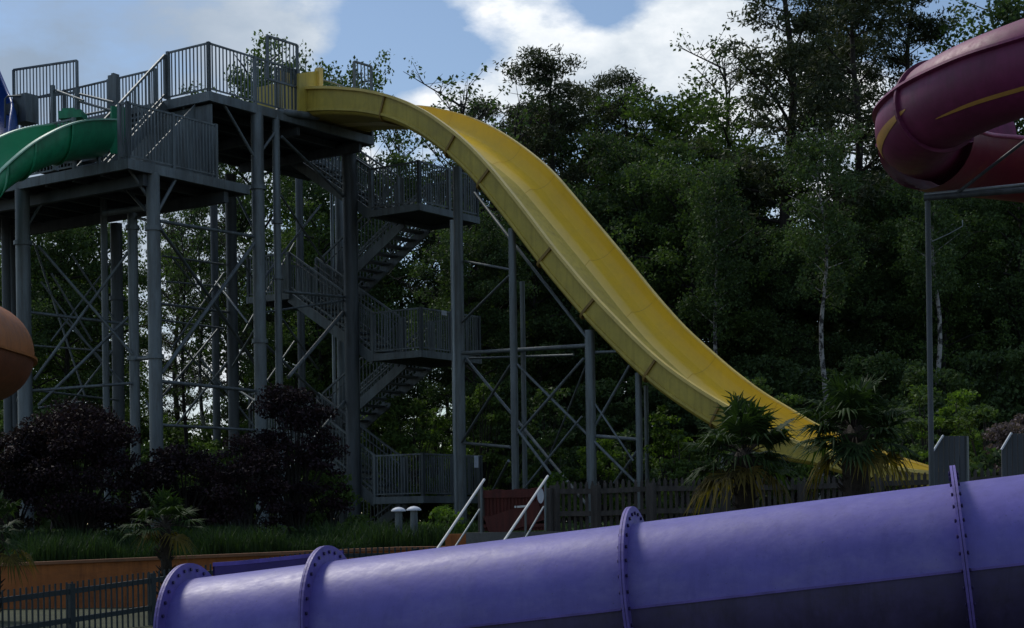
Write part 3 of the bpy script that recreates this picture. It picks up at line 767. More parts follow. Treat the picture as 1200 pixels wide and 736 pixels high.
# ------------------------------------------------------------------ PURPLE TUBE in the foreground
def purple():
    X1 = at(1115, 560, 12.0); d = Vector((.969, -.249, 0)); slope = .110
    top = at(1115, 567, 12.0).z; r = .60
    def axis(tt): 
        p = Vector((X1.x, 12.0, 0))+d*tt; p.z = top-r+slope*tt; return p
    t = thing('purple_tube_slide', 'big purple closed tube slide crossing the foreground', 'water slide', axis(-2)+Vector((0, 0, -r)))
    dirv = (axis(1)-axis(0)).normalized()
    rings = [-5.76, -4.60, -2.21, 0.085, 2.45, 4.85]
    for k in range(len(rings)-1):
        a, b = rings[k], rings[k+1]
        P = [axis(a+(b-a)*j/8) for j in range(9)]
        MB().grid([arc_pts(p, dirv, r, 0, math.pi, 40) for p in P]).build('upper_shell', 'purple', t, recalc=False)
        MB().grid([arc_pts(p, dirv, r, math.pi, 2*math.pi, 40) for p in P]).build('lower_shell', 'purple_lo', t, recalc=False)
        for an in (0, math.pi):
            q = [[arc_pts(p, dirv, rr, an, an+.001, 1)[0] for p in P] for rr in (r-.01, r+.012)]
            m = MB(); u = Vector((0, 0, .009))
            m.grid([[q[0][j]-u, q[0][j]+u, q[1][j]+u, q[1][j]-u] for j in range(len(P))], closed=True, smooth=False)
            m.build('side_flange', 'purple_ring', t)
    # bolted ring flanges
    side = dirv.cross(Vector((0, 0, 1))).normalized(); up = side.cross(dirv)
    for kk, s_ in enumerate(rings):
        c = axis(s_); R2 = r+.125; m = MB(); full = 2*math.pi
        for off in (-.019, .002):
            a = c+dirv*off; b = a+dirv*.017
            m.grid([arc_pts(a, dirv, r-.012, 0, full, 64), arc_pts(a, dirv, R2, 0, full, 64), arc_pts(b, dirv, R2, 0, full, 64), arc_pts(b, dirv, r-.012, 0, full, 64)], smooth=False)
        rg = m.build('flange_ring', 'purple_ring', t)
        bm_ = None
        for j in range(36):
            an = full*j/36; p = c+(side*math.cos(an)+up*math.sin(an))*(r+.072)
            m = MB(); m.tube([p-dirv*.034, p-dirv*.022, p-dirv*.0219, p+dirv*.0219, p+dirv*.022, p+dirv*.034], [.015, .015, .009, .009, .015, .015], 6); m.build('bolt', 'bolt', rg)
    # dark inside, seen from the open left end
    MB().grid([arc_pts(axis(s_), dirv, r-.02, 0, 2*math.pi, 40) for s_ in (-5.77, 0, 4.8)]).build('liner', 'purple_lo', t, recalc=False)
    # saddle supports
    for s_ in (-3.5, 1.1):
        c = axis(s_); m = MB()
        for sg in (-1, 1):
            q = c+side*sg*.45; m.bar(Vector((q.x, q.y, -.2)), Vector((q.x, q.y, c.z-.42)), .1, .1)
        m.bar(c+side*-.55+Vector((0, 0, -.64)), c+side*.55+Vector((0, 0, -.64)), .1, .08)
        m.build('cradle', 'steel', t)
    # second, open purple trough just behind
    t2 = thing('purple_open_slide', 'dark purple slide wall just behind the closed purple tube', 'water slide', at(320, 720, 14.2))
    pts = [at(250, 661, 13.95), at(285, 658.5, 14.1), at(340, 653, 14.3), at(402, 646.5, 14.55)]
    P = densify(pts, 6); T = frames(P)
    rows = []; rows2 = []
    for p, tt in zip(P, T):
        n = Vector((tt.y, -tt.x, 0)).normalized()
        rows.append([p+n*(.02+.18*(k/8)**2)-Vector((0, 0, .95*k/8)) for k in range(9)])
        rows2.append([q-n*.03 for q in rows[-1]])
    MB().grid(rows).build('wall', 'purple_trough', t2, recalc=False)
    MB().grid(rows2).build('outer_shell', 'purple_trough', t2, recalc=False)
    m = MB(); m.grid([[p+Vector((0, -.03, -.02)), p+Vector((0, -.03, .012)), p+Vector((0, .03, .012)), p+Vector((0, .03, -.02))] for p in P], closed=True, smooth=False); m.build('rim', 'purple_ring', t2)
    for j in range(2, len(P)-1, 4):
        p = P[j]+Vector((0, .03, -.09)); MB().tube([p, p+Vector((0, -.05, 0))], .016, 8).build('bolt', 'bolt', t2)
purple()

# ------------------------------------------------------------------ FENCES, GATE, HANDRAILS
def palisade():
    t = thing('picket_fence', 'dark blue green metal picket fence below the orange wall', 'fence', at(100, 730, 24))
    line = [(-60, 705, 22), (0, 697, 22.4), (95, 685, 23.6), (190, 672.5, 24.8), (290, 660, 26.2), (405, 645.5, 27.6), (500, 645, 28.2), (600, 642, 28.8)]
    A = [at(*p) for p in line]
    def rail_z(off, w, hgt, name):
        m = MB()
        for a, b in zip(A[:-1], A[1:]): m.bar(a-Vector((0, 0, off)), b-Vector((0, 0, off)), w, hgt)
        m.build(name, 'fence', t)
    rail_z(.075, .05, .07, 'rail'); rail_z(.47, .05, .07, 'rail')
    for a, b in zip(A[:-1], A[1:]):
        n = max(2, int((b-a).length/.098)); m = MB()
        for i in range(n):
            p = a.lerp(b, (i+.5)/n)+Vector((0, -.035, 0)); m.bar(p+Vector((0, 0, .055)), p-Vector((0, 0, .85)), .02, .02)
        m.build('pickets', 'fence', t)
        q = a.lerp(b, .86)
        MB().bar(q+Vector((0, .02, .03)), q-Vector((0, -.02, 1.0)), .09, .09).build('post', 'fence', t)
palisade()

def wood_fence():
    t = thing('wooden_fence', 'weathered grey picket fence behind the purple tube', 'fence', at(790, 610, 29))
    A = [at(650, 573, 29.0), at(698, 573, 29.0), at(763, 570, 29.0), at(850, 569, 29.0), at(940, 568, 28.8), at(1030, 564, 28.4), at(1096, 562, 28.2), at(1200, 556, 28)]
    for a, b in zip(A[:-1], A[1:]):
        m = MB(); n = int((b-a).length/.095)
        for i in range(n):
            p = a.lerp(b, (i+.5)/n)+Vector((0, .05, random.uniform(-.012, .012))); h = .10
            m.bar(p+Vector((random.uniform(-.006, .006), 0, h)), p-Vector((0, 0, .9)), .055, .018)
            m.bar(p+Vector((0, 0, h)), p+Vector((0, 0, h+.035)), .028, .018)
        m.build('pickets', 'wood', t)
        for off in (.02, .40):
            MB().bar(a-Vector((0, 0, off+.02)), b-Vector((0, 0, off+.02)), .05, .085).build('rail', 'wood', t)
        MB().bar(a+Vector((0, -.02, .06)), a-Vector((0, .02, .95)), .13, .13).build('post', 'wood', t)
wood_fence()

def gate():
    t = thing('wooden_gate', 'reddish brown slatted wooden gate at the head of the steps', 'gate', at(605, 622, 28.9))
    Y = 28.9; a = at(567, 575, Y); b = at(637, 572, Y); zb = at(600, 622, Y).z
    m = MB(); n = 17
    for i in range(n+1):
        x = a.x+(b.x-a.x)*i/n; zt = a.z+(b.z-a.z)*i/n+random.uniform(-.01, .015)
        m.bar((x, Y+.03, zb), (x, Y+.03, zt), .062, .02)
    m.build('slats', 'redwood', t)
    for z0, hh in ((a.z-.06, .13), (a.z-.50, .14), (zb+.12, .12)):
        MB().bar((a.x-.02, Y, z0), (b.x+.02, Y, z0), .03, hh).build('crossbar', 'redwood', t)
    MB().bar((a.x+.05, Y-.02, zb+.06), (b.x-.05, Y-.02, zb+.34), .03, .34).build('board', 'redwood', t)
    for x in (a.x-.05, b.x+.1): MB().bar((x, Y, zb-.2), (x, Y, a.z+.03), .08, .08).build('post', 'wood', t)
    m = MB(); p = at(606, 594, Y-.05); m.bar(p, p+Vector((.16, 0, .01)), .02, .035); m.tube([p+Vector((-.03, 0, 0)), p+Vector((-.03, -.03, 0))], .02, 8); m.build('latch', 'white', t)
    m = MB(); m.prism([(a.x-.3, 28.4), (b.x+.9, 28.4), (b.x+.9, 28.86), (a.x-.3, 28.86)], zb-.6, zb-.02)
    o = m.build('doorstep', 'concrete'); tag(centre(o), 'grey concrete landing slab in front of the wooden gate', 'step')
gate()

def stair_rails():
    def hr(top, bot, low_top, low_bot, Y, lab, posts):
        t = thing('handrail', lab, 'handrail', at(bot[0], bot[1]+20, Y), 'white sloping handrails by the steps')
        a, b = at(*top, Y), at(*bot, Y-2.2); b2 = b+(b-a)*.35
        MB().tube([a, b, b2], .021, 10).build('rail', 'white', t)
        c, e = at(*low_top, Y+.15), at(*low_bot, Y-1.0); MB().tube([c, e, e+(e-c)*.3], .016, 8).build('rail', 'steel_light', t)
        for x, y0, y1, yy in posts: MB().tube([at(x, y0, yy), at(x, y1, yy)], .018, 8).build('post', 'steel', t)
        b3 = b2.copy(); b3.z = .2; MB().tube([b2, b3], .02, 8).build('post', 'steel', t)
    hr((567.5, 562), (512, 644), (562, 597), (534, 640), 28.0, 'left one of two sloping white handrails by the gate', [(564, 566, 625, 27.9)])
    hr((642, 558), (592, 632), (637, 594), (616, 630), 28.0, 'right sloping white handrail, with a white oval disc on it', [(639, 562, 622, 27.9), (616, 597, 628, 27.3)])
    t = MB(); c = at(633.5, 581, 27.9)
    ring = [c+Vector((.055*math.cos(a), 0, .125*math.sin(a))) for a in [2*math.pi*k/20 for k in range(20)]]
    t.slab(ring, (0.0, .02, 0)); o = t.build('mirror_disc', 'label'); tag(centre(o), 'small oval white disc hanging from the right handrail', 'disc')
stair_rails()

# mushroom path lights
def lights():
    for k, (x, y, Y, lab) in enumerate(((467, 598, 31.2, 'left small mushroom bollard with pale cap beneath the landing'), (485, 597, 30.9, 'right and taller mushroom bollard with pale cap beneath the landing'))):
        p = at(x, y, Y); t = thing('bollard_light', lab, 'bollard', (p.x, p.y, 1.1), 'mushroom bollards beneath the stair landing')
        MB().tube([(p.x, p.y, .95), (p.x, p.y, p.z-.02)], .07, 14).build('post', 'steel', t)
        prof_ = [(0.0, .135), (.02, .135), (.045, .11), (.07, .06), (.08, .01)]
        MB().tube([(p.x, p.y, p.z-.02+z) for z, _ in prof_], [r_ for _, r_ in prof_], 16).build('cap', 'label', t)
lights()

# grey boarded gables at the right
def gables():
    for (x0, x1, yt, y0, Y, lab) in ((1094, 1131, 511, 521, 22, 'grey boarded panel with one clipped corner, left of the pair'), (1174, 1212, 508, 519, 22, 'grey boarded panel with clipped corner at the right edge')):
        t = thing('boarded_panel', lab, 'panel', at((x0+x1)/2, 575, Y), 'grey boarded panels behind the purple tube')
        a = at(x0, y0+9, Y); b = at(x0+12, yt, Y); c = at(x1, yt, Y); zb = at(x0, 585, Y).z
        n = 6
        m = MB()
        for i in range(n):
            xa = a.x+(c.x-a.x)*i/n; xb = a.x+(c.x-a.x)*(i+1)/n-.008
            def zt(x): return a.z+(b.z-a.z)*min(1, (x-a.x)/(b.x-a.x))
            m.slab([(xa, Y, zb), (xb, Y, zb), (xb, Y, zt(xb)), (xa, Y, zt(xa))], (0, .03, 0))
        m.build('boards', 'grey_board', t)
        MB().bar(a+Vector((-.01, -.01, .01)), b+Vector((-.01, -.01, .01)), .05, .018).build('edge_trim', 'label', t)
        MB().bar(Vector((c.x+.02, Y+.05, zb)), Vector((c.x+.02, Y+.05, c.z)), .06, .06).build('post', 'steel', t)
        MB().bar(Vector((a.x+.3, Y+.08, zb)), Vector((a.x+.3, Y+.08, a.z)), .06, .06).build('post', 'steel', t)
gables()

# ------------------------------------------------------------------ VEGETATION
rng = np.random.default_rng(11)
def leaf_quads(C, size, flat=.0, asp=.55, rg=rng, droop=0.0):
    """rhombic leaves at centres C"""
    n = len(C)
    d = rg.normal(size=(n, 3)); d[:, 2] -= droop; d /= np.linalg.norm(d, axis=1)[:, None]
    e = rg.normal(size=(n, 3)); e[:, 2] *= (1-flat); e -= d*(e*d).sum(1)[:, None]; e /= np.linalg.norm(e, axis=1)[:, None]
    s = size*rg.uniform(.6, 1.35, n)[:, None]
    a = C-d*s*.5; b = C+d*s*.5; m_ = C-d*s*.05
    nrm = np.cross(d, e)*s*.12
    return np.stack([a, m_+e*s*asp*.5+nrm, b, m_-e*s*asp*.5+nrm], 1)
def blob(c, r, n, rg, shell=.55):
    p = rg.normal(size=(n, 3)); p /= np.linalg.norm(p, axis=1)[:, None]
    rad_ = rg.uniform(0, 1, n)**shell; return np.array(c)+p*rad_[:, None]*np.array(r)

def make_tree(kind, seed, H=17.0):
    """returns a hidden-free prototype: (trunk mesh, crown mesh) with base at the origin and height H"""
    rg = np.random.default_rng(seed); T = MB(); Q = []
    bend = rg.normal(size=2)*.25
    def tr(z): t = z/H; return Vector((bend[0]*math.sin(t*3)+.12*math.sin(z*.9+seed), bend[1]*math.sin(t*2.4)+.1*math.cos(z*.8), z))
    if kind == 'pine':
        T.tube([tr(H*k/14) for k in range(15)], [.20*(1-k/14)**.8+.02 for k in range(15)], 8)
        z = H*.34
        while z < H*.985:
            f = (z-H*.34)/(H*.66); L = (1.0-.72*f)*3.3*(.65+.5*rg.random()) if f > .12 else 2.2*rg.random()+.8
            for b in range(rg.integers(2, 5)):
                if rg.random() < .18: continue
                az = rg.uniform(0, 2*math.pi); l = L*rg.uniform(.55, 1.1); el = rg.uniform(-.05, .45)+.35*f
                base = tr(z); pts = [base]
                for k in range(1, 6):
                    q = k/5; pts.append(base+Vector((math.cos(az+.15*math.sin(q*3+az))*l*q, math.sin(az+.15*math.sin(q*3))*l*q, math.sin(el)*l*q+.10*l*q*q)))
                T.tube(pts, [.05*(1-.8*k/5)*(l/3+.2) for k in range(6)], 5, False)
                for k in range(2, 6):
                    for _ in range(2 if k < 5 else 3):
                        if rg.random() < .2: continue
                        c = pts[k]+Vector(rg.normal(size=3)*np.array([.28, .28, .10]))
                        rr = rg.uniform(.22, .48)
                        n = int(50*(rr/.35)**2)
                        Q.append(leaf_quads(blob(c, (rr*1.25, rr*1.25, rr*.55), n, rg), .17, .3, .28, rg, -.4))
            z += rg.uniform(.28, .62)
        mats = ('bark_pine', 'pine_leaf')
    elif kind in ('broad', 'deep'):
        T.tube([tr(H*.92*k/12) for k in range(13)], [.22*(1-k/12)**.9+.02 for k in range(13)], 8)
        nl = 46 if kind == 'broad' else 40
        for b in range(nl):
            z = H*(.12+.80*(b/nl)**.85); f = z/H; az = b*2.4+rg.uniform(-.5, .5)
            l = H*.20*math.sin(math.pi*min(1, max(.08, (f*.92+.06))))**.6*rg.uniform(.6, 1.12); el = rg.uniform(.1, .8)
            base = tr(z); end = base+Vector((math.cos(az)*l*math.cos(el), math.sin(az)*l*math.cos(el), math.sin(el)*l*.8))
            mid = base.lerp(end, .5)+Vector((0, 0, .15)); T.tube([base, mid, end], [.06, .04, .015], 5, False)
            for _ in range(6 if kind == 'broad' else 8):
                c = base.lerp(end, rg.uniform(.35, 1.15))+Vector(rg.normal(size=3)*np.array([.5, .5, .38]))
                rr = rg.uniform(.35, .8)
                n = int((72 if kind == 'broad' else 110)*(rr/.55)**2)
                Q.append(leaf_quads(blob(c, (rr, rr, rr*.7), n, rg, .45), .155, .2, .62, rg, .4))
        mats = ('bark_dark', 'broad_leaf' if kind == 'broad' else 'deep_leaf')
    elif kind == 'bare':
        T.tube([tr(H*.85*k/10) for k in range(11)], [.13*(1-k/10)+.018 for k in range(11)], 7)
        for b in range(46):
            z = H*(.3+.55*b/46); az = b*2.4+rg.uniform(-.6, .6); l = rg.uniform(1.2, 3.2)*(1.15-z/H*.6); el = rg.uniform(.5, 1.1)
            base = tr(z); pts = [base+Vector((math.cos(az)*l*q*math.cos(el), math.sin(az)*l*q*math.cos(el), math.sin(el)*l*q)) for q in (0, .35, .7, 1)]
            T.tube(pts, [.035, .024, .016, .008], 4, False)
            for s_ in range(8):
                p = pts[0].lerp(pts[3], rg.uniform(.3, 1)); e = p+Vector(rg.normal(size=3)*.35)+Vector((0, 0, .35))
                T.tube([p, e], [.012, .006], 3, False)
                if rg.random() < .75: Q.append(leaf_quads(blob(e, (.28, .28, .2), 9, rg), .13, .2, .6, rg, .4))
        mats = ('bark_dark', 'deep_leaf')
    elif kind == 'birch':
        T.tube([tr(H*k/14)*1.0 for k in range(15)], [.15*(1-k/14)+.015 for k in range(15)], 8)
        for b in range(26):
            z = H*(.56+.42*b/26); az = b*2.4+rg.uniform(-.4, .4); l = rg.uniform(1.0, 2.4)*(1.25-z/H*.7); el = rg.uniform(.3, .9)
            base = tr(z); end = base+Vector((math.cos(az)*l, math.sin(az)*l, math.sin(el)*l)); T.tube([base, end], [.03, .01], 4, False)
            for _ in range(6):
                c = base.lerp(end, rg.uniform(.4, 1.1))+Vector(rg.normal(size=3)*.3)-Vector((0, 0, .3*rg.random()))
                Q.append(leaf_quads(blob(c, (.45, .45, .5), 60, rg), .14, .2, .7, rg, .8))
        mats = ('birch', 'deep_leaf')
    tm = bpy.data.meshes.new('trunk'); tm.from_pydata(T.v, [], T.f); tm.polygons.foreach_set('use_smooth', T.sm); tm.materials.append(M[mats[0]])
    cm = quads_mesh('crown', np.concatenate(Q), mats[1])
    return tm, cm
PROTO = {}
for kind, n in (('pine', 4), ('broad', 4), ('deep', 3), ('bare', 2), ('birch', 2)):
    PROTO[kind] = [make_tree(kind, 100+i*7+len(kind)*31) for i in range(n)]
NAMES = {'pine': 'pine_tree', 'broad': 'broadleaf_tree', 'deep': 'broadleaf_tree', 'bare': 'sparse_tree', 'birch': 'birch_tree'}
cnt = {}
def place_tree(kind, px, ytop, Y, label, group=None, wide=1.0, rot=None, var=None):
    k = cnt.get(kind, 0); cnt[kind] = k+1
    tm, cm = PROTO[kind][(k if var is None else var) % len(PROTO[kind])]
    p = at(px, ytop, Y); zb = terrain(p.x, Y)-.1
    h = p.z-zb; sc = h/17.0
    t = thing(NAMES[kind], label, 'tree', (p.x, Y, zb), group)
    t.rotation_euler = (0, 0, random.uniform(0, 6.28) if rot is None else rot)
    t.scale = (sc*wide, sc*wide, sc)
    link('trunk', tm, t); link('crown', cm, t)
    return t
fg = 'trees of the wood behind the slides'
# trees whose tops stand out against the sky, left to right
place_tree('broad', 300, 40, 64, 'loose broadleaf tree topping out just above the upper deck railing', wide=.75)
place_tree('broad', 398, 56, 66, 'airy tree rising behind the start of the yellow slide', wide=.75)
place_tree('birch', 355, 66, 60, 'thin tree between the two crowns above the slide start', wide=.9)
place_tree('bare', 462, 92, 62, 'small dark treetop just right of the slide start')
place_tree('bare', 560, 34, 55, 'nearly bare twiggy tree in front of the clouds', wide=1.25)
place_tree('bare', 608, 60, 57, 'nearly bare tree right beside the twiggy one, a little shorter', wide=1.2)
place_tree('pine', 556, 118, 60, 'short dark pine above the crest of the yellow slide')
place_tree('pine', 668, 72, 58, 'dark pine with a rounded top, first tall one right of the slide crest', wide=1.1)
place_tree('pine', 722, 96, 60, 'dark pine close to the left of the big green crown', wide=1.0)
place_tree('broad', 790, 78, 58, 'big rounded green tree in the middle of the wood', wide=1.15)
place_tree('broad', 855, 120, 56, 'full green tree leaning on the left of the tallest pine', wide=1.05)
place_tree('pine', 925, -90, 54, 'tallest pine, with a clear trunk running out of the top', wide=1.15)
place_tree('pine', 1003, -60, 57, 'dark pine right of the tallest one, running out of the top', wide=1.05)
place_tree('pine', 1072, -45, 60, 'tall pine directly left above the maroon spiral', wide=1.0)
place_tree('pine', 968, -30, 63, 'thinner pine half hidden between the two tallest pines', wide=1.0)
place_tree('broad', 1150, 22, 60, 'leafy tree topping out above the maroon spiral', wide=1.0)
place_tree('birch', 1190, -12, 62, 'thin leafy tree at the top right corner', wide=1.2)
place_tree('bare', 880, -20, 64, 'sparse tree showing sky through it left of the tallest pine', wide=1.2)
place_tree('pine', 610, 122, 61, 'small pine left of the rounded dark pine', wide=1.1)
place_tree('deep', 575, 150, 60, 'dark leafy tree directly above the upper bend of the yellow slide', wide=.9)
place_tree('deep', 640, 128, 62, 'dark leafy tree below the rounded dark pine', wide=1.0)
place_tree('pine', 700, 88, 63, 'thin pine filling the canopy left of the big green crown', wide=1.0)
# birch trunks that catch the light
place_tree('birch', 955, 150, 47, 'birch with a white stem left of the large palm', rot=.6)
place_tree('birch', 843, 190, 49, 'birch with a broken white stem close to the yellow slide', rot=2)
place_tree('birch', 1102, 140, 48, 'birch with a thin white stem beside the steel post', rot=4)
# the body of the wood: middle and back rows
mid = [(560, 250, 52, 'deep'), (625, 215, 54, 'deep'), (680, 190, 56, 'broad'), (735, 150, 54, 'deep'), (800, 170, 52, 'broad'), (860, 160, 56, 'deep'), (905, 250, 52, 'deep'),
       (950, 262, 54, 'broad'), (1000, 248, 53, 'deep'), (1050, 190, 54, 'deep'), (1100, 225, 52, 'broad'), (1150, 210, 54, 'deep'), (1205, 170, 53, 'deep'),
       (20, 245, 56, 'broad'), (75, 218, 56, 'deep'), (118, 238, 57, 'broad'), (345, 250, 60, 'deep'), (375, 230, 58, 'broad'), (425, 170, 60, 'deep'), (458, 350, 56, 'deep')]
words = ['left edge', 'far left', 'left']
for i, (px, yt, Y, k) in enumerate(mid):
    place_tree(k, px, yt, Y, 'dense dark tree standing in the shade of the wood', fg, wide=1.0)
back = [(-60, 270), (0, 290), (60, 290), (110, 300), (350, 300), (400, 280), (450, 390), (545, 380), (590, 270), (640, 230), (700, 220), (750, 210), (810, 210), (870, 230), (930, 270), (990, 270), (1040, 220), (1090, 230), (1140, 220), (1200, 210), (1260, 200)]
for i, (px, yt) in enumerate(back):
    place_tree('deep' if i % 3 else 'broad', px, yt, 76+(i % 3)*4, 'dense dark tree in the far rows of the wood', 'trees in the far rows of the wood', wide=1.35)
# slim trunks around the bright gap at the left
for i, (px, yt, Y, k) in enumerate([(212, 205, 58, 'bare'), (236, 230, 60, 'birch'), (262, 225, 57, 'bare'), (282, 215, 62, 'pine'), (200, 250, 66, 'pine'), (505, 205, 62, 'bare'), (520, 240, 64, 'birch'), (300, 330, 66, 'birch')]):
    place_tree(k, px, yt, Y, 'slim sparse tree with bright sky between its leaves', 'slim trees with sky between them', wide=.9)

# shrubs and understory: each grown at its own size
KIND = {'maple': ('maple_leaf', .075, .85), 'green': ('broad_leaf', .11, .8), 'bright': ('bright_leaf', .10, .9), 'dark': ('deep_leaf', .13, .6), 'blossom': ('blossom', .06, 1.6)}
def grow(rg, w, h, mat, size, dens):
    Q = []; T = MB(); n = int(16+7*w*h)
    n = min(n, 70)
    if mat == 'maple_leaf': n = int(n*1.5)
    for b in range(n):
        zf = rg.uniform(.12, 1)**.8; lim = math.sqrt(max(.05, 1-((zf-.42)/.62)**2)); a = rg.uniform(0, 6.28); q = rg.uniform(.25, 1)**.6*lim
        c = np.array([math.cos(a)*q*w*.86, math.sin(a)*q*w*.86, zf*h*.90+rg.uniform(-.1, .1)])
        if b % 2 == 0: T.tube([(rg.uniform(-.1, .1), rg.uniform(-.1, .1), -.1), tuple(c*np.array([.4, .4, .55])), tuple(c)], [.035, .022, .008], 5, False)
        rr = rg.uniform(.18, .45)*min(1.3, max(.6, w*.7)) 
        Q.append(leaf_quads(blob(c, (rr*1.25, rr*1.25, rr*.6), int(dens*300*(rr/.35)**2*(.1/size)**1.3), rg, .5), size, .35, .6, rg, .25))
    tm = bpy.data.meshes.new('stem'); tm.from_pydata(T.v, [], T.f); tm.materials.append(M['bark_dark'])
    return tm, quads_mesh('foliage', np.concatenate(Q), mat)
srng = np.random.default_rng(77)
def shrub(kind, px, ytop, rpx, Y, label, name='shrub', group=None, squash=None):
    p = at(px, ytop, Y); zb = terrain(p.x, Y); mat, size, dens = KIND[kind]
    w = rpx/F*Y; h = max(.25, p.z-zb)
    t = thing(name, label, 'shrub' if name != 'maple_tree' else 'tree', (p.x, Y, zb), group)
    tm, fm = grow(srng, w, h, mat, size, dens)
    link('stem', tm, t); link('foliage', fm, t); return t
shrub('maple', 90, 462, 92, 34.5, 'largest dark purple maple, left of the small palm', 'maple_tree')
shrub('maple', 15, 500, 55, 34, 'dark purple maple at the left edge', 'maple_tree')
shrub('maple', 218, 520, 68, 35, 'low dark purple maple behind the small palm', 'maple_tree')
shrub('maple', 345, 442, 66, 35.5, 'reddish purple maple in front of the stair landing column', 'maple_tree')
shrub('maple', 290, 505, 55, 34, 'dark maple filling the gap left of the reddish maple', 'maple_tree')
shrub('green', 385, 545, 42, 36, 'green shrub at the foot of the tall dark column')
shrub('bright', 520, 598, 22, 33.4, 'small round bright green bush under the lowest landing')
shrub('green', 480, 452, 48, 47, 'green bush behind the stair landings')
shrub('green', 560, 432, 44, 48, 'broad green bush behind the end of the landings')
shrub('bright', 505, 448, 26, 50, 'bright fresh green bush seen under the middle landing')
shrub('green', 645, 500, 40, 42, 'bush behind the braced posts')
shrub('bright', 700, 508, 34, 40, 'pale green bush between the two slide posts')
shrub('bright', 648, 552, 18, 38, 'small yellow green bush above the wooden fence post')
shrub('bright', 785, 468, 34, 39, 'bright green bush beneath the bend of the yellow slide')
shrub('green', 800, 505, 40, 37, 'low green bush left of the nearer palm')
shrub('green', 880, 420, 34, 44, 'green bush rising behind the far rim of the slide')
shrub('green', 925, 448, 26, 42, 'small bush touching the slide rim left of the large palm')
shrub('bright', 1115, 445, 42, 37, 'bright green bush right of the large palm')
shrub('green', 1152, 470, 40, 36, 'green bush between the palm and the blossom bush')
shrub('green', 1085, 440, 45, 38, 'green bush directly behind the large palm')
shrub('blossom', 1185, 476, 40, 30, 'dark bush with mauve grey blossom at the right edge')
shrub('dark', 1150, 512, 40, 29.3, 'dark low bush between the two boarded panels')
shrub('dark', 1045, 492, 60, 39, 'dark bush behind the large palm and the slide run-out')
for i, (px, yt, rp, Y, k) in enumerate([(-20, 470, 70, 50, 'dark'), (70, 470, 60, 52, 'dark'), (130, 480, 50, 50, 'green'), (190, 515, 40, 48, 'dark'), (240, 508, 40, 49, 'green'), (310, 500, 50, 48, 'dark'),
        (380, 490, 50, 50, 'dark'), (440, 470, 45, 52, 'green'), (600, 430, 45, 50, 'dark'), (640, 440, 45, 47, 'dark'), (700, 430, 60, 50, 'dark'), (760, 420, 50, 50, 'dark'), (830, 430, 60, 50, 'dark'),
        (900, 400, 60, 50, 'dark'), (960, 420, 60, 48, 'dark'), (1020, 400, 60, 49, 'dark'), (1090, 410, 60, 47, 'dark'), (1160, 390, 60, 48, 'dark'), (1220, 380, 60, 47, 'dark'), (740, 500, 40, 44, 'dark'), (850, 490, 50, 42, 'dark'), (900, 500, 50, 42, 'dark'), (980, 470, 50, 44, 'dark'), (150, 470, 50, 58, 'green'), (205, 478, 50, 60, 'dark'), (262, 485, 50, 58, 'green'), (318, 478, 50, 60, 'dark'), (120, 505, 40, 44, 'dark'), (170, 512, 40, 43, 'green'), (225, 520, 45, 44, 'dark'), (275, 515, 40, 43, 'dark')]):
    shrub(k, px, yt, rp, Y, 'shaded undergrowth bush at the foot of the wood', 'shrub', 'undergrowth bushes along the wood')

# fan palms
def make_palm(seed, nf=34, R_=1.0, mat='palm_leaf', dry=6, trunk=1.2, tr=.12, tilt=0):
    rg = np.random.default_rng(seed); out = {}
    T = MB(); T.tube([(0, 0, 0), (.02, .01, trunk*.5), (0, 0, trunk), (0, 0, trunk+.12)], [tr*1.1, tr*1.25, tr*1.35, tr*.6], 12)
    for i in range(90):     # old leaf bases and fibres
        a = rg.uniform(0, 6.28); z = rg.uniform(.0, trunk); d = Vector((math.cos(a), math.sin(a), .9)); p = Vector((math.cos(a)*tr*1.15, math.sin(a)*tr*1.15, z))
        T.tube([p, p+d*.09], [.018, .006], 4, False)
    leaves = []; dryl = []
    for k in range(nf+dry):
        isdry = k >= nf
        el = rg.uniform(R(-50), R(-15)) if isdry else R(80)-R(98)*(k/nf)**.9+rg.uniform(-.3, .3)
        az = k*2.4+rg.uniform(-.3, .3); d = Vector((math.cos(az)*math.cos(el), math.sin(az)*math.cos(el), math.sin(el)))
        base = Vector((0, 0, trunk+.02)); pl = R_*rg.uniform(.32, .66); hub = base+d*pl-Vector((0, 0, .06*(1-abs(d.z))))
        T.tube([base, base.lerp(hub, .5)+Vector((0, 0, .03)), hub], [.012, .009, .008], 5, False)
        sidev = d.cross(Vector((0, 0, 1))); sidev = sidev.normalized() if sidev.length > .05 else Vector((1, 0, 0))
        nrm = sidev.cross(d).normalized(); fan = R_*rg.uniform(.48, .62); nl = 26; quads = []
        fold = rg.uniform(.05, .3)
        for j in range(nl):
            th = R(-115)+R(230)*j/(nl-1); dr = d*math.cos(th)+sidev*math.sin(th)+nrm*(fold*abs(math.sin(th))); dr.normalize()
            l = fan*(1-.22*abs(th)/2)*rg.uniform(.72, 1.08)*(.55 if rg.random() < .07 else 1); w = .018*R_+.003; sv = dr.cross(nrm).normalized()
            midp = hub+dr*l*.55; tip = hub+dr*l+Vector((rg.normal()*.05*l, rg.normal()*.05*l, -l*(.12+.5*rg.random()**1.6+(.25 if isdry else 0))))
            k1 = nrm*w*.5
            quads.append([hub-sv*.004, midp-sv*w, midp+k1, hub+sv*.0]); quads.append([hub, midp+k1, midp+sv*w, hub+sv*.004])
            quads.append([midp-sv*w, tip, tip+sv*.002, midp+k1]); quads.append([midp+k1, tip, tip+sv*.002, midp+sv*w])
        (dryl if isdry else leaves).append(np.array([[list(v) for v in q] for q in quads]))
    return T, leaves, dryl, mat
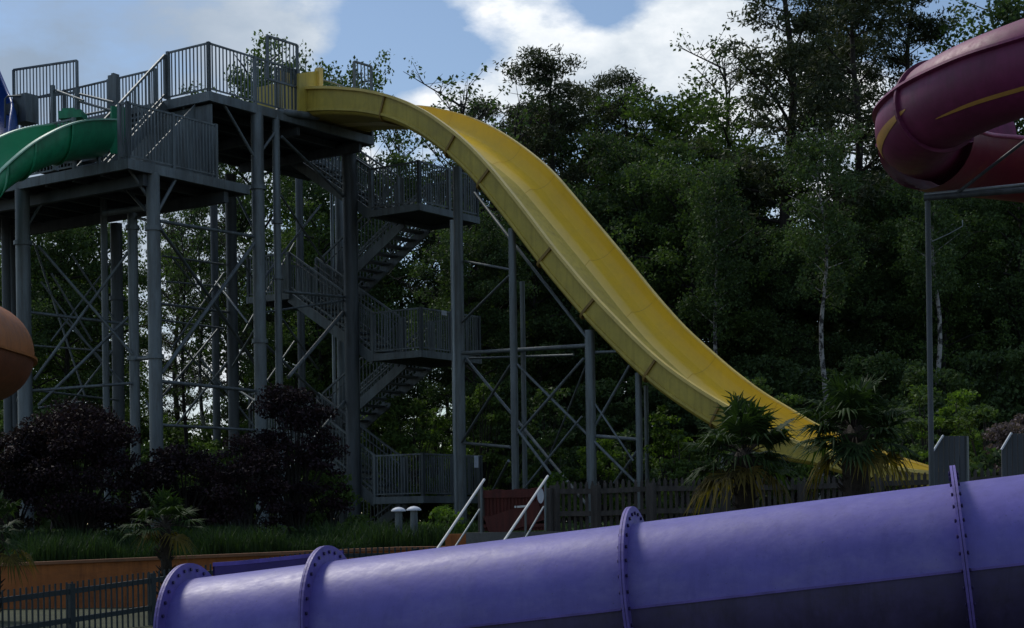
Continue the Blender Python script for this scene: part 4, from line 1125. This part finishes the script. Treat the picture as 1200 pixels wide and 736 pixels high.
def palm(px, ycrown, Y, rpx, seed, label, nf=34, dry=6, tr=.12, ybase=None):
    c = at(px, ycrown, Y); gz = terrain(c.x, Y)
    if ybase: gz = at(px, ybase, Y).z
    tk = max(.15, c.z-gz); R_ = rpx/F*Y
    T, L, D, mat = make_palm(seed, nf, R_, trunk=tk, dry=dry, tr=tr)
    t = thing('fan_palm', label, 'palm', (c.x, Y, gz))
    tm = bpy.data.meshes.new('trunk'); tm.from_pydata(T.v, [], T.f); tm.materials.append(M['palm_bark']); link('trunk', tm, t)
    for q in L: link('frond', quads_mesh('frond', q, 'palm_leaf'), t)
    for q in D:
        o = link('frond', quads_mesh('frond', q, 'palm_dry'), t); o['label'] = 'yellowed drooping dry frond'
    return t
palm(872, 535, 25.5, 80, 3, 'fan palm in front of the lower end of the yellow slide', 32, 5)
palm(1002, 508, 24.0, 80, 5, 'largest fan palm, hiding the foot of the yellow slide', 42, 4, .15)
palm(193, 618, 27.0, 52, 8, 'small fan palm above the orange wall beside the purple tube', 18, 3, .07)
palm(-8, 628, 26.0, 56, 9, 'small fan palm cut by the left edge', 16, 3, .07)

# ornamental grass along the wall top, one mass
def grasses():
    rg = np.random.default_rng(5); Q = []
    n = 42000
    x = rg.uniform(-12, 3.2, n); y = 30.32+rg.uniform(0, 1, n)**1.2*4.1
    h = rg.uniform(.10, .42, n)*(1+.35*np.sin(x*2.1+y)+.25*np.sin(x*6.3+y*3))*np.where(x > -.4, .6, 1)
    z = np.array([terrain(a, b) for a, b in zip(x, y)])
    base = np.stack([x, y, z-.03], 1); az = rg.uniform(0, 6.28, n); lean = rg.uniform(.05, .55, n)*h
    side = np.stack([-np.sin(az), np.cos(az), np.zeros(n)], 1)*(.007+.005*rg.random((n, 1)))
    mid = base+np.stack([np.cos(az)*lean*.35, np.sin(az)*lean*.35, h*.65], 1)
    tip = base+np.stack([np.cos(az)*lean, np.sin(az)*lean, h], 1)
    Q = np.concatenate([np.stack([base-side, base+side, mid+side*.8, mid-side*.8], 1), np.stack([mid-side*.8, mid+side*.8, tip, tip-side*.05], 1)])
    me = quads_mesh('ornamental_grass', Q, 'grass'); o = link('ornamental_grass', me); o['kind'] = 'stuff'; tag(o, 'dark green tufted grass along the top of the orange wall', 'grass')
    n = 30000
    x = rg.uniform(-24, 30, n); y = 34+rg.uniform(0, 1, n)*16; z = np.array([terrain(a, b) for a, b in zip(x, y)])
    C = np.stack([x, y, z+rg.uniform(0, .35, n)], 1)
    me = quads_mesh('ground_cover', leaf_quads(C, .16, .3, .6, rg), 'deep_leaf'); o = link('ground_cover', me); o['kind'] = 'stuff'; tag(o, 'low dark ground cover beneath the tower', 'ground cover')
grasses()
def far_wood():
    rg = np.random.default_rng(21); n = 60000
    x = rg.uniform(-52, 62, n); y = rg.uniform(92, 104, n)
    top = 5.5+1.3*np.sin(x*.45)+.9*np.sin(x*1.31+2)+.6*np.sin(x*2.7)
    z = .9+rg.uniform(0, 1, n)*top
    me = quads_mesh('far_wood', leaf_quads(np.stack([x, y, z], 1), .55, .2, .7, rg), 'deep_leaf')
    o = link('far_wood', me); o['kind'] = 'stuff'; tag(o, 'dark far off mass of woodland closing the view between the trunks', 'woodland')
far_wood()

# ------------------------------------------------------------------ CAMERA
cam = bpy.data.cameras.new('camera'); co = bpy.data.objects.new('camera', cam); COL.objects.link(co)
cam.sensor_width = 36; cam.lens = 36*F/1200; cam.clip_end = 6000; cam.clip_start = .05
cam.shift_y = (HY-368)/1200; cam.shift_x = 0
Rv = Vector((cr, 0, -sr)); Up = Vector((sr, 0, cr)); Bk = Vector((0, -1, 0))
mw = Matrix(((Rv.x, Up.x, Bk.x, 0), (Rv.y, Up.y, Bk.y, 0), (Rv.z, Up.z, Bk.z, EZ), (0, 0, 0, 1)))
co.matrix_world = mw
SC.camera = co

# ------------------------------------------------------------------ SKY AND SUN
SUN_EL, SUN_AZ = R(52), R(-38)       # azimuth measured from +Y towards +X: high, ahead and to the left, behind cloud
w = bpy.data.worlds.new('World'); SC.world = w; w.use_nodes = True
nt = w.node_tree; nt.nodes.clear()
out = nt.nodes.new('ShaderNodeOutputWorld')
sky = nt.nodes.new('ShaderNodeTexSky'); sky.sky_type = 'NISHITA'; sky.sun_disc = False
sky.sun_elevation = SUN_EL; sky.sun_rotation = SUN_AZ; sky.air_density = 1.0; sky.dust_density = .5; sky.ozone_density = 2.2
bg1 = nt.nodes.new('ShaderNodeBackground'); bg1.inputs['Strength'].default_value = .10
nt.links.new(sky.outputs[0], bg1.inputs['Color'])
tc = nt.nodes.new('ShaderNodeTexCoord'); mp = nt.nodes.new('ShaderNodeMapping')
mp.inputs['Scale'].default_value = (1, 1, 1.9); mp.inputs['Location'].default_value = (.37, .1, .12)
nt.links.new(tc.outputs['Generated'], mp.inputs['Vector'])
n1 = noise(nt, 5.5, 9, .58, mp.outputs[0])
# hand placed banks of cloud by direction
def dirblob(px, py, rad_, sx=1, sz=1):
    x, y = lev(px, py); v = Vector((x/F, 1, y/F)).normalized()
    m2 = nt.nodes.new('ShaderNodeMapping'); m2.vector_type = 'POINT'
    m2.inputs['Location'].default_value = (-v.x*sx, -v.y, -v.z*sz); m2.inputs['Scale'].default_value = (sx, 1, sz)
    nt.links.new(tc.outputs['Generated'], m2.inputs['Vector'])
    L = nt.nodes.new('ShaderNodeVectorMath'); L.operation = 'LENGTH'; nt.links.new(m2.outputs[0], L.inputs[0])
    mr = nt.nodes.new('ShaderNodeMapRange'); mr.interpolation_type = 'SMOOTHSTEP'
    mr.inputs['From Min'].default_value = 0; mr.inputs['From Max'].default_value = rad_; mr.inputs['To Min'].default_value = 1; mr.inputs['To Max'].default_value = 0
    nt.links.new(L.outputs['Value'], mr.inputs['Value']); return mr.outputs[0]
def math2(op, a, b):
    m_ = nt.nodes.new('ShaderNodeMath'); m_.operation = op
    for s_, v in zip(m_.inputs, (a, b)):
        if isinstance(v, (int, float)): s_.default_value = v
        else: nt.links.new(v, s_)
    return m_.outputs[0]
acc = n1.outputs['Fac']
for (px, py, r_, sx, sz, amt) in ((90, 60, .17, 1, 1, .16), (330, 40, .075, .8, 1.6, .24), (600, 10, .09, .6, 2.2, .14), (790, 50, .07, .8, 1.7, .3), (640, 95, .06, .8, 1.7, .22), (505, 112, .05, .8, 2, .22), (455, 75, .06, 1, 1, -.26), (545, 80, .045, 1, 1, -.22), (1040, 10, .06, 1, 1.3, -.3), (715, 18, .04, .8, 1.6, -.24), (250, 300, .12, 1, 1, .2), (900, 150, .12, 1, 1, .18)):
    acc = math2('ADD', acc, math2('MULTIPLY', dirblob(px, py, r_, sx, sz), amt))
mask = ramp(nt, acc, [(.51, (0, 0, 0)), (.64, (1, 1, 1))])
shade = noise(nt, 11, 8, .6, mp.outputs[0])
ccol = ramp(nt, shade.outputs['Fac'], [(.30, (.34, .40, .47)), (.52, (.56, .60, .64)), (.72, (.80, .80, .80))])
bg2 = nt.nodes.new('ShaderNodeBackground'); bg2.inputs['Strength'].default_value = 1.05
# left bank of haze is greyer and bluer
hz = dirblob(60, 60, .26, 1, 1)
cc = mixc(nt, hz, ccol.outputs[0], (.20, .26, .345)); nt.links.new(cc, bg2.inputs['Color'])
# the cloud layer is brightest around the veiled sun and dull on the opposite side
dvs = Vector((math.sin(SUN_AZ)*math.cos(SUN_EL), math.cos(SUN_AZ)*math.cos(SUN_EL), math.sin(SUN_EL)))
dt = nt.nodes.new('ShaderNodeVectorMath'); dt.operation = 'DOT_PRODUCT'; nt.links.new(tc.outputs['Generated'], dt.inputs[0]); dt.inputs[1].default_value = dvs
mr = nt.nodes.new('ShaderNodeMapRange'); mr.interpolation_type = 'SMOOTHSTEP'
for k_, v_ in (('From Min', -.35), ('From Max', .95), ('To Min', .60), ('To Max', 1.6)): mr.inputs[k_].default_value = v_
nt.links.new(dt.outputs['Value'], mr.inputs['Value']); nt.links.new(mr.outputs[0], bg2.inputs['Strength'])
mxs = nt.nodes.new('ShaderNodeMixShader'); nt.links.new(mask.outputs[0], mxs.inputs[0])
nt.links.new(bg1.outputs[0], mxs.inputs[1]); nt.links.new(bg2.outputs[0], mxs.inputs[2]); nt.links.new(mxs.outputs[0], out.inputs[0])

sun = bpy.data.lights.new('sun', 'SUN'); sun.energy = 1.8; sun.angle = R(12); sun.color = (1, .95, .86)
so = bpy.data.objects.new('sun', sun); COL.objects.link(so)
dv = Vector((math.sin(SUN_AZ)*math.cos(SUN_EL), math.cos(SUN_AZ)*math.cos(SUN_EL), math.sin(SUN_EL)))
so.rotation_euler = dv.to_track_quat('Z', 'Y').to_euler()
SC.view_settings.view_transform = 'Standard'; SC.view_settings.look = 'None'; SC.view_settings.exposure = 0
SC.cycles.max_bounces = 6; SC.cycles.transparent_max_bounces = 4
